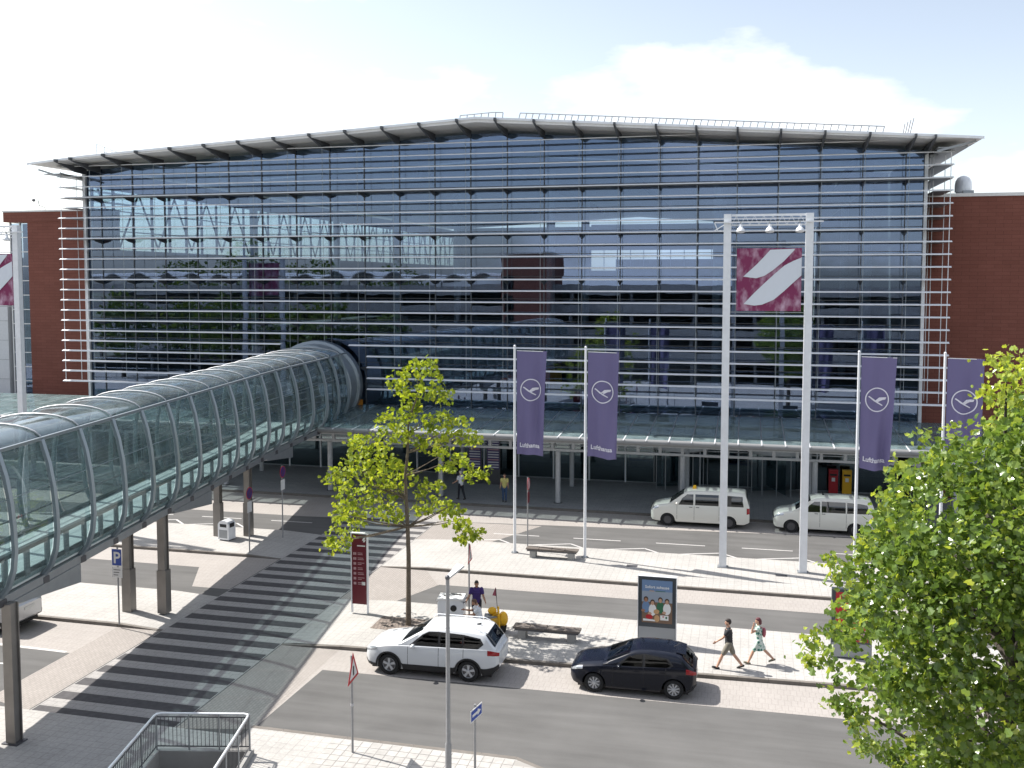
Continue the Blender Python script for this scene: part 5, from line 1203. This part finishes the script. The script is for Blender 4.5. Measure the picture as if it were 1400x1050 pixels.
    hm = MB(); hm.ball(hc + Vector((-.012 * h, 0, .012 * h)), .053 * h, .048 * h, .061 * h, 16, 10); hm.ball(hc + Vector((.006 * h, 0, .034 * h)), .046 * h, .042 * h, .036 * h, 14, 8)
    if hair_len: limb(hm, [hc + Vector((-.035 * h, 0, .0)), hc + Vector((-.04 * h, 0, -.045 * h)), hc + Vector((-.03 * h, 0, -hair_len * h))], [.04 * h, .038 * h, .022 * h])
    fuse(hm, 'hair', hair, t, .012, 2)
    ey = MB()
    for sd in (-1, 1): ey.ball(hc + fx * .047 * h + Vector((0, sd * .018 * h, .004 * h)), .006 * h, .007 * h, .005 * h, 8, 6)
    ey.build('eyes', 'black', t); mo = MB().ball(hc + fx * .050 * h - Z * .034 * h, .004 * h, .013 * h, .004 * h, 8, 6); mo.build('mouth', 'red', t)
    return t
F = math.pi
person('man walking left in black T-shirt, khaki shorts and dark shoes', (-.38, 33.05, KZ), F + R(4), 1.80, (30, 8), (-24, 14), (38, 4, 18), (-14, 6, 12), 'tee_black', 'shorts_khaki', 'shoe_black', 'skin', 'hair_dk', lean=3, ratio=1.0)
w_ = person('woman walking left in a printed green dress, hand raised to her forehead', (.62, 33.72, KZ), F + R(4), 1.68, (28, 6), (-30, 16), (60, 10, 132), (-20, 8, 10), 'print_dress', 'print_dress', 'shoe_olive', 'skin', 'hair_red', .05, lean=3, sleeve=.3, dress=True)
bg_ = thing('backpack', 'small pink bag on the back of the walking woman', 'bag', (.62 + .17, 33.74, KZ + 1.12), F + R(4)); MB().ball((0, 0, 0), .07, .13, .17, 12, 8).build('pouch', 'pink_cloth', bg_, True); MB().sweep([(0.02, .08, .14), (.09, .08, .2), (.14, .08, .19)], .014, 6).build('strap', 'pink_cloth', bg_)
person('man in violet football shirt standing behind the silver cart', (-9.85, 34.95, KZ), R(-75), 1.80, (2, 4), (-2, 4), (22, 16, 40), (6, 20, 60), 'tee_violet', 'trouser_dk', 'shoe_black', 'skin_dk', 'hair_dk', lean=6, head_pitch=16)
person('person in white T-shirt sitting low behind the white SUV', (-9.5, 34.15, KZ), R(200), 1.72, (82, 84), (80, 86), (40, 8, 50), (46, 8, 50), 'tee_white', 'jeans', 'shoe_black', 'skin_dk', 'hair_br', lean=12, head_pitch=25, seated=True)
person('person in white shirt and dark trousers under the canopy behind the young tree', (-16.55, 55.3, KZ), R(150), 1.74, (12, 6), (-12, 10), (20, 10, 40), (-8, 14, 50), 'tee_white', 'trouser_dk', 'shoe_black', 'skin', 'hair_grey', lean=4, short=False)
person('person in yellow vest and blue jeans standing under the canopy, left of the first flag', (-13.85, 55.35, KZ), R(-80), 1.68, (3, 3), (-3, 4), (8, 6, 30), (4, 8, 40), 'vest_yellow', 'jeans', 'shoe_black', 'skin', 'hair_br', .06, short=False, head_pitch=12)
# stool under the sitting person
t = thing('camp_stool', 'low folding stool under the person in the white T-shirt', 'stool', (-9.5, 34.15, KZ)); MB().box(-.17, .17, -.17, .17, .30, .325).build('seat', 'trouser_dk', t)
for sx in (-1, 1):
    for sy in (-1, 1): MB().cyl((sx * .15, sy * .15, 0), (-sx * .13, sy * .15, .3), .011, 6).build('leg', 'steel_lt', t)

# ------------------------------------------------------------------ carts at the bench
t = thing('silver_cart', 'silver box cart with black round filler cap behind the white SUV', 'cart', (-10.85, 34.95, KZ), R(8))
MB().prism([(-.5, -.3, .28), (.5, -.3, .28), (.5, -.3, .92), (.4, -.3, 1.02), (-.42, -.3, 1.02), (-.5, -.3, .92)], (0, .6, 0)).build('box', 'steel_lt', t)
MB().prism([(-.54, -.34, 1.021), (.54, -.34, 1.021), (.5, -.34, 1.10), (-.5, -.34, 1.10)], (0, .68, 0)).build('lid', 'white', t); MB().lathe((.12, -.301, .72), (0, -1, 0), [(.12, 0), (.12, .03), (.09, .045)], 18).build('filler_cap', 'black', t)
for sx in (-.36, .36):
    for sy in (-.24, .24): MB().lathe((sx, sy - .03, .13), (0, 1, 0), [(.13, 0), (.13, .06)], 16).build('wheel', 'rubber', t)
MB().box(-.42, .42, -.28, .28, .2, .279).build('chassis', 'steel_dk', t); MB().sweep([(.48, -.25, .9), (.66, -.25, 1.05), (.66, .25, 1.05), (.48, .25, .9)], .018, 6).build('handle', 'steel_dk', t)
MB().sweep([(-.3, 0, 1.1), (0, -.05, 1.2), (.4, 0, 1.14)], .025, 6).build('hose', 'trim_black', t)
t = thing('yellow_cart', 'yellow cleaning cart with rounded hood and flag stick at the bench end', 'cart', (-9.02, 34.55, KZ), R(10)); t.scale = (.86, .86, .86)
MB().sweep([(-.42, 0, .34), (-.2, 0, .46), (.15, 0, .5), (.36, 0, .52)], [.2, .27, .29, .25], 14).build('tub', 'yellow_dk', t, True); MB().ball((.36, 0, .58), .22, .27, .32, 16, 10).build('hood', 'yellow', t, True)
MB().ball((-.12, .02, .92), .2, .15, .17, 14, 8).build('sack', 'yellow', t, True); MB().box(-.46, .1, -.2, .2, .62, .74).build('tray', 'steel_mid', t)
MB().bar((.22, -.28, .1), (.16, -.22, 1.2), .06, .06).build('push_bar', 'yellow', t); MB().bar((-.1, -.1, .74), (.2, -.2, .98), .05, .05).build('brace', 'yellow', t)
for sx, r_ in ((-.34, .12), (.34, .17)):
    for sy in (-.22, .22): MB().lathe((sx, sy - .03, r_), (0, 1, 0), [(r_, 0), (r_, .06)], 16).build('wheel', 'rubber', t)
MB().cyl((.12, 0, .8), (.04, 0, 1.95), .013, 6).build('flag_stick', 'trim_black', t); MB().prism([(.03, .01, 1.98), (-.12, .0, 1.62), (.05, .02, 1.58)], (.004, .012, 0)).build('pennant', 'pink_cloth', t)
# ------------------------------------------------------------------ trees
LEAF = [(0, 0), (-.42, .30), (-.30, .52), (-.52, .78), (0, 1.0), (.50, .80), (.30, .52), (.42, .28)]
def add_leaf(m, attr, p, size, rnd, val, droop=0.0):
    n = Vector((rnd.gauss(0, 1), rnd.gauss(0, 1), rnd.gauss(.55, .8))).normalized(); a = Vector((rnd.gauss(0, 1), rnd.gauss(0, 1), rnd.gauss(-.25 - droop, .6)))
    a = (a - n * a.dot(n)).normalized(); b = n.cross(a); k = len(m.v); fold = rnd.uniform(.05, .22)
    for x, y in LEAF: m.v.append(tuple(p + b * (x * size) + a * (y * size) + n * (abs(x) * fold * size - y * y * .12 * size)))
    m.f += [(k, k+1, k+2, k+4), (k+2, k+3, k+4), (k, k+4, k+6, k+7), (k+4, k+5, k+6)]; attr += [val] * 4
def cluster(m, attr, c, rad, n, size, rnd, bias):
    for _ in range(n):
        p = c + Vector((rnd.gauss(0, 1), rnd.gauss(0, 1), rnd.gauss(0, .8))) * rad * .55
        add_leaf(m, attr, p, size * rnd.uniform(.55, 1.35), rnd, min(1, max(0, rnd.gauss(bias, .25))))
# young tree: twig clusters read off the photograph, on a trunk standing in the pit at Y = 34.4
rnd = random.Random(11)
YT = Vector((-12.46, 34.45, KZ))
yt = thing('young_tree', 'slender young tree with sparse bright yellow-green leaves beside the maroon totem', 'tree', tuple(YT))
raw = """500,62 545,60 580,65 470,75 430,120 480,110 530,125 575,125 600,150 400,150 445,160 500,165 560,170 410,200 460,205 520,205 590,200 630,215 430,235 480,240 555,235 600,250 640,240
350,155 385,190 480,275 460,300 500,290 430,300 390,320 420,335 330,345 290,345 370,350 410,370 450,350 350,390 400,410 440,400 320,420 370,440 430,440 460,460 310,400
530,345 570,330 620,325 650,340 540,380 590,370 640,375 700,370 740,365 560,415 610,410 660,420 720,410 770,420 800,440 540,455 580,450 640,450 690,450 740,455 780,480 490,485 520,480 560,490 610,500
200,440 170,455 240,450 280,470 210,490 160,495 250,500 300,500 340,490 170,530 220,535 270,530 320,530 130,570 180,575 230,570 290,570 340,560 90,600 140,610 190,610 250,610 300,600 350,600 50,625 100,640 150,640 210,645 270,640 320,640 370,620 400,570 380,560 420,590 410,640
40,660 90,665 140,680 200,685 250,690 300,680 350,690 400,670 440,620 100,710 150,720 210,725 260,730 320,720 370,720 410,700 90,760 130,770 180,770 240,770 300,760 350,750
80,830 110,820 150,810 190,800 90,860 140,850 200,840 260,810 300,800 340,810 380,800 60,910 100,900 160,890 210,870 330,850 370,850 400,860
50,975 80,980 120,960 160,945 60,1000 100,1000 140,980 45,985
690,545 650,580 620,600 660,600 700,580 720,560 600,520 630,530 780,640 740,640 820,630 850,620 760,620 500,670 520,680 600,690 580,700 490,740 520,730 460,620
480,820 520,800 560,780 590,770 630,790 660,800 690,810 540,810 600,820 650,830 690,840 640,870 680,870 720,860 750,890 700,890 730,920 770,930 795,925 760,950 730,960 790,950 710,960"""
m = MB(); attr = []; nodes = []
trunk_px = [(437, 1600), (445, 1050), (440, 900), (432, 760), (428, 640), (440, 520), (440, 420), (450, 330), (480, 260), (500, 190), (510, 120)]
def ypx(x, y, Y): return atY(440 + x * 240 / 900, 480 + y * 280 / 1050, Y)
for tok in raw.split():
    x, y = map(float, tok.split(','))
    # depth follows the horizontal spread so that the crown is as deep as it is wide
    sp = .35 + .55 * min(1.0, abs(x - 440) / 300) + .5 * min(1.0, max(0, y - 300) / 400); Y = YT.y + rnd.uniform(-1, 1) * sp * 1.5
    p = ypx(x + rnd.uniform(-8, 8), y + rnd.uniform(-8, 8), Y) - YT; nodes.append(p)
    cluster(m, attr, p, .25, rnd.randint(16, 21), .165, rnd, .5)
m.build('crown', 'leaf_young', yt, False, attr)['kind'] = 'stuff'
tr = [ypx(x, y, YT.y) - YT for x, y in trunk_px[1:]]; tr = [Vector((tr[0].x * .4, 0, 0)), Vector((tr[0].x * .7, 0, 1.2))] + tr
MB().sweep(tr, [.115, .095, .088, .08, .072, .064, .055, .045, .036, .028, .02, .012], 10).build('trunk', 'bark', yt, True)
for i in range(34):
    q = rnd.choice(nodes); base = min(tr[3:-1], key=lambda b: abs(b.z - (q.z - .25 - .35 * math.hypot(q.x - b.x, q.y))))
    mid = base.lerp(q, .5) + Vector((rnd.uniform(-.1, .1), rnd.uniform(-.1, .1), -.06)); L_ = (q - base).length
    MB().sweep([base, mid, q], [.012 + .010 * L_, .010 + .004 * L_, .006], 6).build('branch', 'bark', yt, True)
# large tree at the right edge, close to the camera
rnd = random.Random(23)
BT = Vector((4.4, 17.2, KZ))
bt = thing('large_tree', 'large dense green tree filling the lower right corner', 'tree', tuple(BT))
outline = [(1246, 640), (1268, 618), (1300, 604), (1325, 608), (1352, 588), (1380, 562), (1400, 548), (1470, 560), (1560, 640), (1620, 800), (1600, 1000), (1560, 1130), (1300, 1150), (1245, 1060), (1222, 1040), (1168, 1022), (1175, 985), (1150, 965), (1135, 925), (1105, 905), (1100, 872), (1128, 858), (1146, 862), (1156, 848), (1153, 822), (1146, 798), (1132, 770), (1172, 752), (1185, 722), (1205, 700), (1222, 660)]
def inside(x, y, P):
    c = False
    for i in range(len(P)):
        (xa, ya), (xb, yb) = P[i], P[i - 1]
        if (ya > y) != (yb > y) and x < (xb - xa) * (y - ya) / (yb - ya) + xa: c = not c
    return c
def edge_d(x, y, P):
    d = 1e9
    for i in range(len(P)):
        ax, ay = P[i - 1]; bx_, by = P[i]; t = max(0, min(1, ((x-ax)*(bx_-ax) + (y-ay)*(by-ay)) / ((bx_-ax)**2 + (by-ay)**2 + 1e-9))); d = min(d, math.hypot(ax + (bx_-ax)*t - x, ay + (by-ay)*t - y))
    return d
m = MB(); attr = []; nodes = []
cnt = 0
HOLES = ((1190, 888, 26), (1150, 912, 20), (1345, 892, 24), (1288, 700, 24), (1240, 1005, 24), (1320, 760, 14), (1370, 980, 20), (1260, 920, 12))
while cnt < 1400:
    x, y = rnd.uniform(1095, 1620), rnd.uniform(545, 1150)
    if not inside(x, y, outline): continue
    d = edge_d(x, y, outline)
    if any(math.hypot(x - hx, y - hy) < hr for hx, hy, hr in HOLES): continue
    deep = min(1.0, (d + 6) / 190); dep = math.sqrt(1 - (1 - deep) ** 2) * 2.7
    Y = BT.y + (rnd.uniform(-1, 1) * dep if rnd.random() < .45 else (-dep if rnd.random() < .62 else dep) * rnd.uniform(.75, 1.05))
    c = atY(x, y, Y) - BT; nodes.append(c); cluster(m, attr, c, .30 if d > 12 else .18, 26 if d > 12 else 15, .108, rnd, .42); cnt += 1
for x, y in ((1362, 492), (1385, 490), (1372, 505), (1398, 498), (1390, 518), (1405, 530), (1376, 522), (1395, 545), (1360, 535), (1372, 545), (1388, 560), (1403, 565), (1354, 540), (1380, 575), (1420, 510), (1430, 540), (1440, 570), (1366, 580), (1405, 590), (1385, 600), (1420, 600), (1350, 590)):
    c = atY(x, y, BT.y + rnd.uniform(-.6, .6)) - BT; nodes.append(c); cluster(m, attr, c, .22, 36, .09, rnd, .95)  # sunlight on this sprig is put into its paler leaf colour
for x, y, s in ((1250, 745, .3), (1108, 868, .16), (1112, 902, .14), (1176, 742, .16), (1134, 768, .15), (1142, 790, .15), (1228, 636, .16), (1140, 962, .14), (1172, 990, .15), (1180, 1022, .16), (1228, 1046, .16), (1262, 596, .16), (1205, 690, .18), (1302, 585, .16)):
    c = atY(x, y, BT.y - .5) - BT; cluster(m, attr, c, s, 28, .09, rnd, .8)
m.build('crown', 'leaf_big', bt, False, attr)['kind'] = 'stuff'
MB().sweep([(0, 0, 0), (.02, 0, 1.5), (-.05, .02, 3), (-.1, 0, 4.5), (.0, 0, 6.5), (.1, .05, 8.5), (.2, 0, 10.4)], [.24, .2, .18, .16, .12, .08, .03], 12).build('trunk', 'bark_dk', bt, True)
for i in range(40):
    q = rnd.choice(nodes); hb = max(2.6, min(9.5, q.z - .45 * math.hypot(q.x, q.y))); base = Vector((-.03, 0, hb)); L_ = (q - base).length
    mid = base.lerp(q, .5) + Vector((rnd.uniform(-.2, .2), rnd.uniform(-.2, .2), .18))
    MB().sweep([base, mid, q], [.02 + .02 * L_, .012 + .010 * L_, .008], 6).build('branch', 'bark_dk', bt, True)
# garden trees by the car park, seen only mirrored in the terminal glass
def far_tree(x, y, h, r, seed, label, grp):
    rn = random.Random(seed); t = thing('broadleaf_tree', label, 'tree', (x, y, 0), 0, grp); m = MB(); at = []
    for i in range(150):
        a = rn.uniform(0, 6.283); b = rn.uniform(-1, 1); k = rn.uniform(.55, 1) ; c = Vector((math.cos(a) * math.sqrt(1 - b*b) * r * k, math.sin(a) * math.sqrt(1 - b*b) * r * k, h * .62 + b * h * .36 * k)); cluster(m, at, c, .9, 9, .5, rn, .5)
    m.build('crown', 'leaf_far', t, False, at)['kind'] = 'stuff'; MB().sweep([(0, 0, 0), (0, 0, h * .4), (.2, 0, h * .8)], [.3, .22, .06], 8).build('trunk', 'bark_dk', t, True)
far_sp = [(-52, 6, 11, 3.6), (-59, 4, 10, 3.4), (-66, 7, 12, 4), (-74, 4, 11, 3.8), (-82, 6, 12, 4), (-45, 3, 9, 3), (-90, -42, 21, 7), (-78, -44, 19, 6), (-102, -40, 18, 6), (-62, -46, 17, 6), (7, -9.5, 9, 2.8)]
for i, (x, y, h, r) in enumerate(far_sp): far_tree(x, y, h, r, 100 + i, 'broadleaf tree by the car park, seen only as a reflection in the terminal glass', 'trees mirrored in the glass front')
# ------------------------------------------------------------------ car park behind the viewpoint (mirrored in the terminal glass)
cpk = thing('car_park', 'car park block with arched roof canopies, mirrored in the terminal glass', 'building', (-40, -14, 0))
def kp(mb, name, m, smooth=False):
    o = mb.build(name, m, cpk, smooth); o.location = (40, 14, 0); return o
for z in (2.9, 5.9, 8.9, 11.4): kp(MB().box(-110, 26, -30, -4.0, z, z + .35), 'deck', 'concrete'); kp(MB().box(-110, 26, -4.15, -4.0, z + .35, z + 1.15), 'parapet', 'concrete')
for i in range(18): kp(MB().box(-109.5 + i * 7.9, -109.1 + i * 7.9, -5.2, -4.8, 0, 11.4), 'column', 'concrete')
kp(MB().box(-110, 26, -30, -29.8, 0, 11.4), 'rear_wall', 'concrete')
for i in range(15):
    xa = -98 + i * 4.4; pts = [(xa + 4.3 * j / 10, 13.1 + 1.15 * math.sin(math.pi * j / 10)) for j in range(11)]
    m = MB()
    for j in range(10):
        (x0, za), (x1, zb) = pts[j], pts[j + 1]
        m.prism([(x0, -5.0, za), (x1, -5.0, zb), (x1, -5.0, zb + .16), (x0, -5.0, za + .16)], (0, -9, 0))
    kp(m, 'roof_vault', 'white'); kp(MB().cyl((xa, -5.4, 11.75), (xa, -5.4, 13.1), .08, 6), 'vault_post', 'steel_mid')
st_ = thing('stair_tower', 'red brick stair tower of the car park, mirrored in the terminal glass', 'tower', (-28, -7, 0))
MB().box(-3.2, 3.2, -4, 4.5, 0, 16.6).build('wall', 'brick_red', st_); MB().box(-3.3, 3.3, -4.1, 4.6, 16.6, 16.8).build('coping', 'roof_sheet', st_)
for i in range(4): MB().box(-2.9, -1.6, 4.5, 4.53, 4 + 2.6 * i, 6 + 2.6 * i).build('window_pane', 'glass_dark', st_)
